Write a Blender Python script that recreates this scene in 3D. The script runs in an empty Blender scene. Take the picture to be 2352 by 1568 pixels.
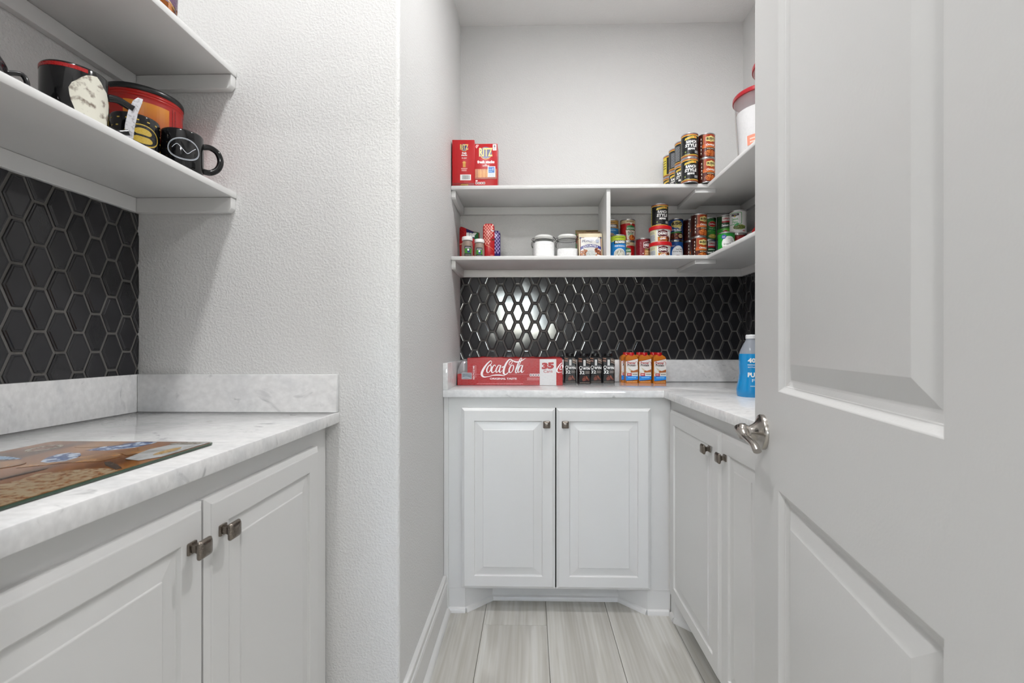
import bpy, bmesh, math, random
from mathutils import Vector, Matrix

sc = bpy.context.scene
C = sc.collection
random.seed(7)
R = math.radians
PI = math.pi

# ---------------------------------------------------------------- camera
cd = bpy.data.cameras.new('camera')
cam = bpy.data.objects.new('camera', cd)
C.objects.link(cam)
cd.sensor_width = 36.0
cd.lens = 16.0
cd.clip_start = 0.01
cam.location = (0.0, 0.0, 1.095)
cam.rotation_euler = (R(90), 0, R(1.3))
cd.shift_x = -19.3 / 2352
cd.shift_y = 9.0 / 2352
cd.dof.use_dof = True
cd.dof.focus_distance = 1.9
cd.dof.aperture_fstop = 8.0
sc.camera = cam

# ---------------------------------------------------------------- world / exposure
w = bpy.data.worlds.new('world')
sc.world = w
w.use_nodes = True
wn = w.node_tree
sky = wn.nodes.new('ShaderNodeTexSky')
sky.sky_type = 'NISHITA'
sky.sun_disc = False
sky.sun_elevation = R(40)
sky.sun_rotation = R(60)
hs = wn.nodes.new('ShaderNodeHueSaturation')
hs.inputs['Saturation'].default_value = 0.5
wn.links.new(sky.outputs[0], hs.inputs['Color'])
wn.links.new(hs.outputs[0], wn.nodes['Background'].inputs[0])
wn.nodes['Background'].inputs[1].default_value = 9.0
vs = sc.view_settings
vs.view_transform = 'Standard'
vs.look = 'None'
vs.gamma = 1.0
vs.use_curve_mapping = False
vs.exposure = 0.12
P_PANTRY, P_NICHE, P_FILL = 14.0, 10.5, 32.0     # watts of the pantry ceiling lights and of the added fill lamps

# ---------------------------------------------------------------- dimensions (metres)
XL, XH, XR = -1.09, -0.358, 1.066      # left wall, corridor wall, right wall
YF, YN, YB = 0.25, 1.232, 2.311        # doorway wall, niche end wall, back wall
ZT = 2.72                              # ceiling
ZW = 0.914                             # worktop height

# ---------------------------------------------------------------- materials
def lin(c):
    return c / 12.92 if c <= 0.04045 else ((c + 0.055) / 1.055) ** 2.4
def hexc(h):
    h = h.lstrip('#')
    return tuple(lin(int(h[i:i + 2], 16) / 255) for i in (0, 2, 4)) + (1,)
def new_mat(name):
    m = bpy.data.materials.new(name)
    m.use_nodes = True
    return m, m.node_tree, m.node_tree.nodes['Principled BSDF']
_pm = {}
def pm(h, rough=0.28, metal=0.0, spec=0.5, coat=0.0):
    """plain printed / painted colour, with a faint procedural unevenness in the gloss"""
    k = (h, rough, metal, spec, coat)
    if k not in _pm:
        m, nt, b = new_mat('paint_' + h.strip('#'))
        b.inputs['Base Color'].default_value = hexc(h)
        b.inputs['Metallic'].default_value = metal
        b.inputs['Specular IOR Level'].default_value = spec
        b.inputs['Coat Weight'].default_value = coat
        n = nt.nodes.new('ShaderNodeTexNoise')
        n.inputs['Scale'].default_value = 40
        mr = nt.nodes.new('ShaderNodeMapRange')
        mr.inputs[3].default_value = max(0.02, rough - 0.04)
        mr.inputs[4].default_value = rough + 0.04
        nt.links.new(n.outputs['Fac'], mr.inputs[0])
        nt.links.new(mr.outputs[0], b.inputs['Roughness'])
        _pm[k] = m
    return _pm[k]

def wall_mat(name, col, scale, strength, dist, rough=0.6):
    m, nt, b = new_mat(name)
    b.inputs['Base Color'].default_value = col
    b.inputs['Roughness'].default_value = rough
    tc = nt.nodes.new('ShaderNodeTexCoord')
    n = nt.nodes.new('ShaderNodeTexNoise')
    n.inputs['Scale'].default_value = scale
    n.inputs['Detail'].default_value = 2.0
    n.inputs['Roughness'].default_value = 0.55
    cr = nt.nodes.new('ShaderNodeValToRGB')
    cr.color_ramp.elements[0].position = 0.38
    cr.color_ramp.elements[1].position = 0.66
    bp = nt.nodes.new('ShaderNodeBump')
    bp.inputs['Strength'].default_value = strength
    bp.inputs['Distance'].default_value = dist
    nt.links.new(tc.outputs['Object'], n.inputs['Vector'])
    nt.links.new(n.outputs['Fac'], cr.inputs[0])
    nt.links.new(cr.outputs[0], bp.inputs['Height'])
    nt.links.new(bp.outputs[0], b.inputs['Normal'])
    return m
M = {}
M['wall'] = wall_mat('textured_white_wall', hexc('#DCDCDB'), 165, 0.55, 0.0014)
M['ceil'] = wall_mat('textured_ceiling', hexc('#F0F0EF'), 120, 0.3, 0.0015)
M['white'] = wall_mat('white_enamel_paint', hexc('#DFDFDE'), 16, 0.05, 0.002, 0.32)
M['doorp'] = wall_mat('white_door_paint', hexc('#DADAD9'), 220, 0.06, 0.0008, 0.38)

def mk_marble():
    m, nt, b = new_mat('polished_marble')
    L, N = nt.links, nt.nodes
    tc = N.new('ShaderNodeTexCoord')
    mp = N.new('ShaderNodeMapping')
    mp.inputs['Rotation'].default_value = (0.3, 0.5, 0.6)
    mp.inputs['Scale'].default_value = (1.0, 1.9, 1.2)
    L.new(tc.outputs['Object'], mp.inputs[0])
    n1 = N.new('ShaderNodeTexNoise'); n1.inputs['Scale'].default_value = 3.0; n1.inputs['Detail'].default_value = 7; n1.inputs['Distortion'].default_value = 1.6
    n2 = N.new('ShaderNodeTexNoise'); n2.inputs['Scale'].default_value = 9.0; n2.inputs['Detail'].default_value = 8; n2.inputs['Distortion'].default_value = 2.4
    n3 = N.new('ShaderNodeTexNoise'); n3.inputs['Scale'].default_value = 55.0; n3.inputs['Detail'].default_value = 4
    for n in (n1, n2, n3): L.new(mp.outputs[0], n.inputs['Vector'])
    r1 = N.new('ShaderNodeValToRGB')
    r1.color_ramp.elements[0].position = 0.46; r1.color_ramp.elements[0].color = hexc('#F0F0F0')
    r1.color_ramp.elements[1].position = 0.76; r1.color_ramp.elements[1].color = hexc('#D8DADC')
    r2 = N.new('ShaderNodeValToRGB')
    r2.color_ramp.elements[0].position = 0.62; r2.color_ramp.elements[0].color = (1, 1, 1, 1)
    r2.color_ramp.elements[1].position = 0.82; r2.color_ramp.elements[1].color = hexc('#AEB0B2')
    r3 = N.new('ShaderNodeValToRGB')
    r3.color_ramp.elements[0].position = 0.35; r3.color_ramp.elements[0].color = hexc('#F1F1F1')
    r3.color_ramp.elements[1].position = 0.7; r3.color_ramp.elements[1].color = (1, 1, 1, 1)
    L.new(n1.outputs['Fac'], r1.inputs[0]); L.new(n2.outputs['Fac'], r2.inputs[0]); L.new(n3.outputs['Fac'], r3.inputs[0])
    def mul(a, c):
        x = N.new('ShaderNodeMix'); x.data_type = 'RGBA'; x.blend_type = 'MULTIPLY'; x.inputs[0].default_value = 1.0
        L.new(a, x.inputs[6]); L.new(c, x.inputs[7]); return x.outputs[2]
    L.new(mul(mul(r1.outputs[0], r2.outputs[0]), r3.outputs[0]), b.inputs['Base Color'])
    b.inputs['Roughness'].default_value = 0.06
    b.inputs['Specular IOR Level'].default_value = 0.6
    return m
M['marble'] = mk_marble()

def mk_plank():
    m, nt, b = new_mat('pale_wood_look_plank')
    L, N = nt.links, nt.nodes
    tc = N.new('ShaderNodeTexCoord'); oi = N.new('ShaderNodeObjectInfo')
    ad = N.new('ShaderNodeVectorMath'); ad.operation = 'ADD'
    sc_ = N.new('ShaderNodeVectorMath'); sc_.operation = 'SCALE'; sc_.inputs[3].default_value = 37.0
    cx = N.new('ShaderNodeCombineXYZ')
    for i in range(3): L.new(oi.outputs['Random'], cx.inputs[i])
    L.new(cx.outputs[0], sc_.inputs[0]); L.new(tc.outputs['Object'], ad.inputs[0]); L.new(sc_.outputs[0], ad.inputs[1])
    mp = N.new('ShaderNodeMapping'); mp.inputs['Scale'].default_value = (5.0, 0.55, 5.0)
    L.new(ad.outputs[0], mp.inputs[0])
    n1 = N.new('ShaderNodeTexNoise'); n1.inputs['Scale'].default_value = 1.6; n1.inputs['Detail'].default_value = 3; n1.inputs['Distortion'].default_value = 0.8
    L.new(mp.outputs[0], n1.inputs['Vector'])
    wv = N.new('ShaderNodeMath'); wv.operation = 'MULTIPLY'; wv.inputs[1].default_value = 22.0
    L.new(n1.outputs['Fac'], wv.inputs[0])
    sn = N.new('ShaderNodeMath'); sn.operation = 'SINE'; L.new(wv.outputs[0], sn.inputs[0])
    mp2 = N.new('ShaderNodeMapping'); mp2.inputs['Scale'].default_value = (90.0, 2.2, 90.0); L.new(ad.outputs[0], mp2.inputs[0])
    n2 = N.new('ShaderNodeTexNoise'); n2.inputs['Scale'].default_value = 1.0; n2.inputs['Detail'].default_value = 4; L.new(mp2.outputs[0], n2.inputs['Vector'])
    r1 = N.new('ShaderNodeValToRGB')
    r1.color_ramp.elements[0].position = 0.0; r1.color_ramp.elements[0].color = hexc('#BFBDB7')
    r1.color_ramp.elements[1].position = 0.8; r1.color_ramp.elements[1].color = hexc('#D0CFCA')
    mr = N.new('ShaderNodeMapRange'); mr.inputs[1].default_value = -1; L.new(sn.outputs[0], mr.inputs[0]); L.new(mr.outputs[0], r1.inputs[0])
    r2 = N.new('ShaderNodeValToRGB')
    r2.color_ramp.elements[0].position = 0.3; r2.color_ramp.elements[0].color = hexc('#EAE8E3')
    r2.color_ramp.elements[1].position = 0.65; r2.color_ramp.elements[1].color = (1, 1, 1, 1)
    L.new(n2.outputs['Fac'], r2.inputs[0])
    x = N.new('ShaderNodeMix'); x.data_type = 'RGBA'; x.blend_type = 'MULTIPLY'; x.inputs[0].default_value = 1.0
    L.new(r1.outputs[0], x.inputs[6]); L.new(r2.outputs[0], x.inputs[7])
    L.new(x.outputs[2], b.inputs['Base Color'])
    b.inputs['Roughness'].default_value = 0.42
    return m
M['plank'] = mk_plank()
def mk_tile():
    m, nt, b = new_mat('charcoal_glazed_tile')
    oi = nt.nodes.new('ShaderNodeObjectInfo')
    r = nt.nodes.new('ShaderNodeValToRGB')
    r.color_ramp.elements[0].color = hexc('#222225'); r.color_ramp.elements[1].color = hexc('#2A2A2D')
    nt.links.new(oi.outputs['Random'], r.inputs[0]); nt.links.new(r.outputs[0], b.inputs['Base Color'])
    n = nt.nodes.new('ShaderNodeTexNoise'); n.inputs['Scale'].default_value = 24
    bp = nt.nodes.new('ShaderNodeBump'); bp.inputs['Strength'].default_value = 0.02; bp.inputs['Distance'].default_value = 0.003
    nt.links.new(n.outputs['Fac'], bp.inputs['Height']); nt.links.new(bp.outputs[0], b.inputs['Normal'])
    b.inputs['Roughness'].default_value = 0.07
    b.inputs['Specular IOR Level'].default_value = 0.5
    return m
M['tile'] = mk_tile()
M['grout'] = wall_mat('dark_grey_grout', hexc('#64625F'), 300, 0.3, 0.001, 0.85)
M['nickel'] = pm('#B4AFA9', 0.22, 1.0)
M['pewter'] = pm('#857D75', 0.28, 1.0)
M['tin'] = pm('#C9C9C9', 0.25, 1.0)
M['wire'] = pm('#2A2A2A', 0.3, 0.9)
M['gap_shade'] = pm('#161616', 0.9)  # near-black colour standing in for shade between cabinet doors
def mk_clear(name, tint, amount, gloss_rough=0.03):
    """thin clear shell: mostly see-through, a little tinted body, fresnel gloss"""
    m = bpy.data.materials.new(name); m.use_nodes = True
    nt = m.node_tree; N, L = nt.nodes, nt.links
    N.clear()
    out = N.new('ShaderNodeOutputMaterial')
    tr = N.new('ShaderNodeBsdfTransparent'); tr.inputs[0].default_value = (0.99, 0.99, 0.99, 1)
    df = N.new('ShaderNodeBsdfDiffuse'); df.inputs[0].default_value = tint
    gl = N.new('ShaderNodeBsdfGlossy'); gl.inputs['Roughness'].default_value = gloss_rough
    m1 = N.new('ShaderNodeMixShader'); m1.inputs[0].default_value = amount
    L.new(tr.outputs[0], m1.inputs[1]); L.new(df.outputs[0], m1.inputs[2])
    fr = N.new('ShaderNodeFresnel'); fr.inputs[0].default_value = 1.45
    ge = N.new('ShaderNodeNewGeometry')                 # no mirror-like reflection on the inner side of a thin shell
    iv = N.new('ShaderNodeMath'); iv.operation = 'SUBTRACT'; iv.inputs[0].default_value = 1.0
    L.new(ge.outputs['Backfacing'], iv.inputs[1])
    mu = N.new('ShaderNodeMath'); mu.operation = 'MULTIPLY'
    L.new(fr.outputs[0], mu.inputs[0]); L.new(iv.outputs[0], mu.inputs[1])
    m2 = N.new('ShaderNodeMixShader')
    L.new(mu.outputs[0], m2.inputs[0]); L.new(m1.outputs[0], m2.inputs[1]); L.new(gl.outputs[0], m2.inputs[2])
    L.new(m2.outputs[0], out.inputs[0])
    return m
M['glass'] = mk_clear('clear_glass', (0.8, 0.85, 0.86, 1), 0.05)
M['film'] = mk_clear('clear_shrink_film', (0.8, 0.8, 0.82, 1), 0.25, 0.12)
M['tub'] = mk_clear('frosted_clear_plastic', (0.9, 0.9, 0.92, 1), 0.16, 0.10)
M['smoke'] = mk_clear('smoked_glass', (0.02, 0.015, 0.018, 1), 0.72)
M['pane'] = mk_clear('window_glass', (0.8, 0.85, 0.86, 1), 0.02)
def mk_speckle(name, base, dots, scale, lo, hi, rough=0.3):
    m, nt, b = new_mat(name)
    n = nt.nodes.new('ShaderNodeTexNoise'); n.inputs['Scale'].default_value = scale; n.inputs['Detail'].default_value = 5
    tc = nt.nodes.new('ShaderNodeTexCoord'); nt.links.new(tc.outputs['Object'], n.inputs['Vector'])
    r = nt.nodes.new('ShaderNodeValToRGB')
    r.color_ramp.elements[0].position = lo; r.color_ramp.elements[0].color = hexc(base)
    r.color_ramp.elements[1].position = hi; r.color_ramp.elements[1].color = hexc(dots)
    nt.links.new(n.outputs['Fac'], r.inputs[0]); nt.links.new(r.outputs[0], b.inputs['Base Color'])
    b.inputs['Roughness'].default_value = rough
    return m
M['blade'] = mk_speckle('speckled_grey_glaze', '#C4C4C8', '#8E8C90', 220, 0.5, 0.7)
M['patch'] = mk_speckle('mottled_off_white_print', '#D8D6C8', '#7C6F62', 75, 0.52, 0.66)
M['flour'] = mk_speckle('white_powder', '#FBFBFB', '#F0F0F0', 120, 0.4, 0.7, 0.9)
M['kraft'] = mk_speckle('brown_kraft_paper', '#A08262', '#8C6F50', 90, 0.4, 0.7, 0.7)
def mk_emit(name, col, s):
    m = bpy.data.materials.new(name); m.use_nodes = True
    b = m.node_tree.nodes['Principled BSDF']
    b.inputs['Emission Color'].default_value = col; b.inputs['Emission Strength'].default_value = s
    return m
M['lens'] = mk_emit('lamp_lens', (1, 0.97, 0.93, 1), 8.0)

# ---------------------------------------------------------------- mesh helpers
class MB:
    """collects polygons for ONE mesh object"""
    def __init__(s): s.v = []; s.f = []; s.mi = []
    def add(s, vs_, fs, mi=0):
        o = len(s.v); s.v += [tuple(p) for p in vs_]
        for f in fs: s.f.append([i + o for i in f]); s.mi.append(mi)
        return s
    def box(s, x0, x1, y0, y1, z0, z1, mi=0):
        return s.add([(x0, y0, z0), (x1, y0, z0), (x1, y1, z0), (x0, y1, z0), (x0, y0, z1), (x1, y0, z1), (x1, y1, z1), (x0, y1, z1)],
                     [(0, 3, 2, 1), (4, 5, 6, 7), (0, 1, 5, 4), (1, 2, 6, 5), (2, 3, 7, 6), (3, 0, 4, 7)], mi)
    def prism(s, pts, z0, z1, mi=0):
        n = len(pts)
        return s.add([(x, y, z0) for x, y in pts] + [(x, y, z1) for x, y in pts],
                     [tuple(range(n))[::-1], tuple(range(n, 2 * n))] + [(i, (i + 1) % n, n + (i + 1) % n, n + i) for i in range(n)], mi)
    def prism_y(s, pts, y0, y1, mi=0):
        """profile in x,z pushed along y"""
        n = len(pts)
        return s.add([(x, y0, z) for x, z in pts] + [(x, y1, z) for x, z in pts],
                     [tuple(range(n)), tuple(range(n, 2 * n))[::-1]] + [(i, n + i, n + (i + 1) % n, (i + 1) % n) for i in range(n)], mi)
    def lathe(s, prof, seg=32, mi=0, cx=0, cy=0, sq=None):
        """profile (r, z) round the z axis; sq bends the circle towards a rounded square"""
        vs_, fs = [], []
        for r, z in prof:
            for i in range(seg):
                a = 2 * PI * i / seg
                k = 1.0
                if sq:
                    e = sq(z) if callable(sq) else sq
                    k = 1.0 / (abs(math.cos(a)) ** e + abs(math.sin(a)) ** e) ** (1.0 / e)
                vs_.append((cx + r * k * math.cos(a), cy + r * k * math.sin(a), z))
        for j in range(len(prof) - 1):
            for i in range(seg):
                fs.append((j * seg + i, j * seg + (i + 1) % seg, (j + 1) * seg + (i + 1) % seg, (j + 1) * seg + i))
        if prof[0][0] > 1e-6: fs.append(tuple(range(seg))[::-1])
        if prof[-1][0] > 1e-6: fs.append(tuple(range((len(prof) - 1) * seg, len(prof) * seg)))
        return s.add(vs_, fs, mi)
    def tube(s, path, rad, seg=10, mi=0, flat=1.0, closed=False):
        """round (or flattened) bar along a path; rad is a number or one per point"""
        P = [Vector(p) for p in path]; n = len(P)
        if not hasattr(rad, '__len__'): rad = [rad] * n
        up = Vector((0, 0, 1)); vs_, fs = [], []
        prev = None
        for i in range(n):
            t = (P[(i + 1) % n] - P[i - 1]) if closed else (P[min(i + 1, n - 1)] - P[max(i - 1, 0)])
            t.normalize()
            if prev is None:
                a = up.cross(t)
                if a.length < 1e-3: a = Vector((1, 0, 0)).cross(t)
            else:
                a = prev - t * prev.dot(t)
            a.normalize(); prev = a
            b = t.cross(a)
            for k in range(seg):
                th = 2 * PI * k / seg
                vs_.append(P[i] + a * math.cos(th) * rad[i] + b * math.sin(th) * rad[i] * flat)
        m = n if closed else n - 1
        for i in range(m):
            for k in range(seg):
                j = (i + 1) % n
                fs.append((i * seg + k, i * seg + (k + 1) % seg, j * seg + (k + 1) % seg, j * seg + k))
        if not closed: fs += [tuple(range(seg))[::-1], tuple(range((n - 1) * seg, n * seg))]
        return s.add(vs_, fs, mi)
    def rings(s, w_, h_, rl, mi=0, org=(0, 0)):
        """nested rectangles (inset, depth) in x,z with the face towards -y: raised / sunk panels"""
        vs_, fs = [], []
        for d, y in rl:
            x0, x1, z0, z1 = org[0] + d, org[0] + w_ - d, org[1] + d, org[1] + h_ - d
            vs_ += [(x0, y, z0), (x1, y, z0), (x1, y, z1), (x0, y, z1)]
        for j in range(len(rl) - 1):
            for i in range(4):
                fs.append((j * 4 + i, j * 4 + (i + 1) % 4, (j + 1) * 4 + (i + 1) % 4, (j + 1) * 4 + i))
        k = (len(rl) - 1) * 4
        fs.append((k, k + 1, k + 2, k + 3))
        return s.add(vs_, fs, mi)
    def build(s, name, mats, parent=None, bevel=0, smooth=30, seg=2, loc=None):
        me = bpy.data.meshes.new(name)
        bm = bmesh.new()
        vv = [bm.verts.new(p) for p in s.v]
        if not isinstance(mats, (list, tuple)): mats = [mats]
        for f, mi in zip(s.f, s.mi):
            try:
                q = bm.faces.new([vv[i] for i in f]); q.material_index = mi
            except ValueError: pass
        bmesh.ops.remove_doubles(bm, verts=bm.verts, dist=1e-6)
        bmesh.ops.recalc_face_normals(bm, faces=bm.faces)
        if bevel:
            ed = [e for e in bm.edges if len(e.link_faces) == 2 and e.calc_face_angle(0) > R(35)]
            bmesh.ops.bevel(bm, geom=ed, offset=bevel, segments=seg, affect='EDGES', profile=0.5, clamp_overlap=True)
        bm.to_mesh(me); bm.free()
        for m in mats: me.materials.append(m)
        if smooth:
            me.polygons.foreach_set('use_smooth', [True] * len(me.polygons))
            me.set_sharp_from_angle(angle=R(smooth))
        return link(name, me, parent, loc)
def link(name, me, parent=None, loc=None):
    o = bpy.data.objects.new(name, me)
    C.objects.link(o)
    if parent is not None: o.parent = parent
    if loc is not None: o.location = loc
    return o
def tag(o, label=None, cat=None, group=None, kind=None):
    if label: o['label'] = label
    if cat: o['category'] = cat
    if group: o['group'] = group
    if kind: o['kind'] = kind
    return o
def thing(name, label, cat, loc=(0, 0, 0), rz=0.0, group=None, kind=None):
    o = bpy.data.objects.new(name, None)
    o.empty_display_size = 0.02
    C.objects.link(o)
    o.location = loc; o.rotation_euler = (0, 0, rz)
    return tag(o, label, cat, group, kind)
def dup(root, loc, rz=None, label=None, group=None):
    r = root.copy(); C.objects.link(r); r.location = loc
    if rz is not None: r.rotation_euler = (0, 0, rz)
    if label: r['label'] = label
    if group: r['group'] = group
    for ch in root.children:
        c = ch.copy(); C.objects.link(c); c.parent = r
        for g in ch.children:
            d = g.copy(); C.objects.link(d); d.parent = c
    return r

# ---------------------------------------------------------------- flat print: shapes and lettering on labels
_tg = {}
def text_geo(s_, bold, shear):
    k = (s_, bold, shear)
    if k not in _tg:
        cu = bpy.data.curves.new('lettering', 'FONT')
        cu.body = s_; cu.resolution_u = 2; cu.offset = bold; cu.shear = shear; cu.fill_mode = 'FRONT'
        o = bpy.data.objects.new('lettering', cu); C.objects.link(o)
        dg = bpy.context.evaluated_depsgraph_get()
        ev = o.evaluated_get(dg); me = ev.to_mesh()
        vs_ = [(v.co.x, v.co.y) for v in me.vertices]; fs = [tuple(p.vertices) for p in me.polygons]
        ev.to_mesh_clear()
        bpy.data.objects.remove(o); bpy.data.curves.remove(cu)
        x0, x1 = min(p[0] for p in vs_), max(p[0] for p in vs_); y0, y1 = min(p[1] for p in vs_), max(p[1] for p in vs_)
        _tg[k] = ([((x - x0) / (x1 - x0), (y - y0) / (y1 - y0)) for x, y in vs_], fs)
    return _tg[k]
def spline(pts, n=6):
    out = []
    P = [pts[0]] + list(pts) + [pts[-1]]
    for i in range(1, len(P) - 2):
        for j in range(n):
            t = j / n
            out.append(tuple(0.5 * (2 * P[i][k] + (P[i + 1][k] - P[i - 1][k]) * t + (2 * P[i - 1][k] - 5 * P[i][k] + 4 * P[i + 1][k] - P[i + 2][k]) * t * t
                            + (3 * P[i][k] - P[i - 1][k] - 3 * P[i + 1][k] + P[i + 2][k]) * t ** 3) for k in range(len(pts[0]))))
    out.append(tuple(pts[-1]))
    return out
class Print:
    """flat shapes in (u, v) metres on stacked layers, then laid on a plane or round a can"""
    EPS = 0.00012
    def __init__(s): s.it = []; s.mats = []; s.bb = []
    def _m(s, m):
        if isinstance(m, str): m = pm(m)
        if m not in s.mats: s.mats.append(m)
        return s.mats.index(m)
    def geo(s, pts, fs, m):
        x0, x1, y0, y1 = min(q[0] for q in pts), max(q[0] for q in pts), min(q[1] for q in pts), max(q[1] for q in pts)
        ly = 1 + max([b[4] for b in s.bb if b[0] < x1 and b[1] > x0 and b[2] < y1 and b[3] > y0], default=-1)
        s.bb.append((x0, x1, y0, y1, ly))
        s.it.append((pts, fs, s._m(m), ly)); return s
    def poly(s, pts, m): return s.geo(pts, [tuple(range(len(pts)))], m)
    def rect(s, u0, v0, u1, v1, m): return s.poly([(u0, v0), (u1, v0), (u1, v1), (u0, v1)], m)
    def grid(s, u0, v0, u1, v1, m, n=1):
        n = 1                                  # curved labels are cut into strips later, all layers alike
        pts, fs = [], []
        for i in range(n + 1):
            u = u0 + (u1 - u0) * i / n; pts += [(u, v0), (u, v1)]
        for i in range(n): fs.append((2 * i, 2 * i + 2, 2 * i + 3, 2 * i + 1))
        return s.geo(pts, fs, m)
    def ell(s, cx, cy, rx, ry, m, n=22, rot=0.0):
        c, d = math.cos(rot), math.sin(rot)
        return s.poly([(cx + rx * math.cos(a) * c - ry * math.sin(a) * d, cy + rx * math.cos(a) * d + ry * math.sin(a) * c) for a in [2 * PI * i / n for i in range(n)]], m)
    def ring(s, cx, cy, rx, ry, t, m, n=36):
        pts, fs = [], []
        for i in range(n):
            a = 2 * PI * i / n
            pts += [(cx + rx * math.cos(a), cy + ry * math.sin(a)), (cx + (rx - t) * math.cos(a), cy + (ry - t) * math.sin(a))]
        for i in range(n):
            j = (i + 1) % n; fs.append((2 * i, 2 * j, 2 * j + 1, 2 * i + 1))
        return s.geo(pts, fs, m)
    def bits(s, cx, cy, rx, ry, cols, n, size, seed=1, asp=0.6):
        """heap of small food pieces inside an ellipse"""
        rnd = random.Random(seed)
        groups = {c: ([], []) for c in cols}
        for i in range(n):
            a, q = rnd.uniform(0, 2 * PI), math.sqrt(rnd.random())
            x, y = cx + rx * q * math.cos(a), cy + ry * q * math.sin(a)
            sz = size * rnd.uniform(0.75, 1.25); ro = rnd.uniform(0, PI)
            P_, F_ = groups[cols[rnd.randrange(len(cols))]]
            o = len(P_)
            for k in range(7):
                t = 2 * PI * k / 7
                px, py = sz * math.cos(t), sz * asp * math.sin(t)
                P_.append((x + px * math.cos(ro) - py * math.sin(ro), y + px * math.sin(ro) + py * math.cos(ro)))
            F_.append(tuple(range(o, o + 7)))
        for c in cols:
            if groups[c][1]: s.geo(groups[c][0], groups[c][1], c)
        return s
    def text(s, t, cx, cy, w_, h_, m, bold=0.0, shear=0.0, rot=0.0, arc=0.0):
        vs_, fs = text_geo(t, bold, shear)
        c, d = math.cos(rot), math.sin(rot)
        pts = []
        for x, y in vs_:
            px, py = (x - 0.5) * w_, (y - 0.5) * h_ + arc * (1 - (2 * x - 1) ** 2)
            pts.append((cx + px * c - py * d, cy + px * d + py * c))
        return s.geo(pts, fs, m)
    def stroke(s, pts, wd, m, n=6):
        """pen stroke; pts are (u, v) or (u, v, width factor)"""
        q = spline([(p[0], p[1], p[2] if len(p) > 2 else 1.0) for p in pts], n)
        P_, F_ = [], []
        for i, (x, y, k) in enumerate(q):
            x0, y0, _ = q[max(i - 1, 0)]; x1, y1, _ = q[min(i + 1, len(q) - 1)]
            l = math.hypot(x1 - x0, y1 - y0) or 1e-9
            nx, ny = -(y1 - y0) / l * wd * k / 2, (x1 - x0) / l * wd * k / 2
            P_ += [(x + nx, y + ny), (x - nx, y - ny)]
        for i in range(len(q) - 1): F_.append((2 * i, 2 * i + 2, 2 * i + 3, 2 * i + 1))
        return s.geo(P_, F_, m)
    def lines(s, u0, u1, v, n, dv, h_, m, seed=3):
        """rows of lettering too small to read"""
        rnd = random.Random(seed); P_, F_ = [], []
        for i in range(n):
            y = v - i * dv; x = u0
            while x < u1 - 0.001:
                e = min(u1, x + rnd.uniform(0.002, 0.006)); o = len(P_)
                P_ += [(x, y), (e, y), (e, y + h_), (x, y + h_)]; F_.append((o, o + 1, o + 2, o + 3)); x = e + 0.0008
        return s.geo(P_, F_, m)
    def build(s, name, parent=None, cyl=None, fn=None, cut=0.006, lim=None, clip=None, loc=None, vcut=None):
        """cyl = radius (number or function of v): wrap, facing -y; else fn(u, v, d) -> xyz, or flat facing -y"""
        bm = bmesh.new()
        for pts, fs, mi, ly in s.it:
            vv = [bm.verts.new((p[0], p[1], ly * s.EPS)) for p in pts]
            for f in fs:
                try: q = bm.faces.new([vv[i] for i in f]); q.material_index = mi
                except ValueError: pass
        if clip:
            u0, v0, u1, v1 = clip
            for co, no in (((u0, 0, 0), (-1, 0, 0)), ((u1, 0, 0), (1, 0, 0)), ((0, v0, 0), (0, -1, 0)), ((0, v1, 0), (0, 1, 0))):
                bmesh.ops.bisect_plane(bm, geom=bm.verts[:] + bm.edges[:] + bm.faces[:], plane_co=co, plane_no=no, clear_outer=True)
        if (cyl or fn) and cut:
            lim = max(abs(v.co.x) for v in bm.verts)
            k = -cut * int(lim / cut)
            while k <= lim:
                bmesh.ops.bisect_plane(bm, geom=bm.verts[:] + bm.edges[:] + bm.faces[:], plane_co=(k, 0, 0), plane_no=(1, 0, 0))
                k += cut
        if vcut:
            k = min(v.co.y for v in bm.verts) + vcut / 2; k1 = max(v.co.y for v in bm.verts)
            while k <= k1:
                bmesh.ops.bisect_plane(bm, geom=bm.verts[:] + bm.edges[:] + bm.faces[:], plane_co=(0, k, 0), plane_no=(0, 1, 0))
                k += vcut
        for v in bm.verts:
            u, h_, d = v.co
            if cyl:
                r = cyl(h_) if callable(cyl) else cyl
                a = u / (cyl(0.0) if callable(cyl) else cyl)
                v.co = ((r + d) * math.sin(a), -(r + d) * math.cos(a), h_)
            elif fn: v.co = fn(u, h_, d)
            else: v.co = (u, -d, h_)
        me = bpy.data.meshes.new(name); bm.to_mesh(me); bm.free()
        for m in s.mats: me.materials.append(m)
        return link(name, me, parent, loc)

# ================================================================= THE SETTING
def struct(name, mb, mat, parent=None, bevel=0, smooth=30, label=None):
    o = mb.build(name, mat, parent, bevel=bevel, smooth=smooth)
    if parent is None: tag(o, label, None, None, 'structure')
    return o
KX0, KX1, KY = -2.3, 2.3, -3.6         # the room behind the camera
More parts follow.
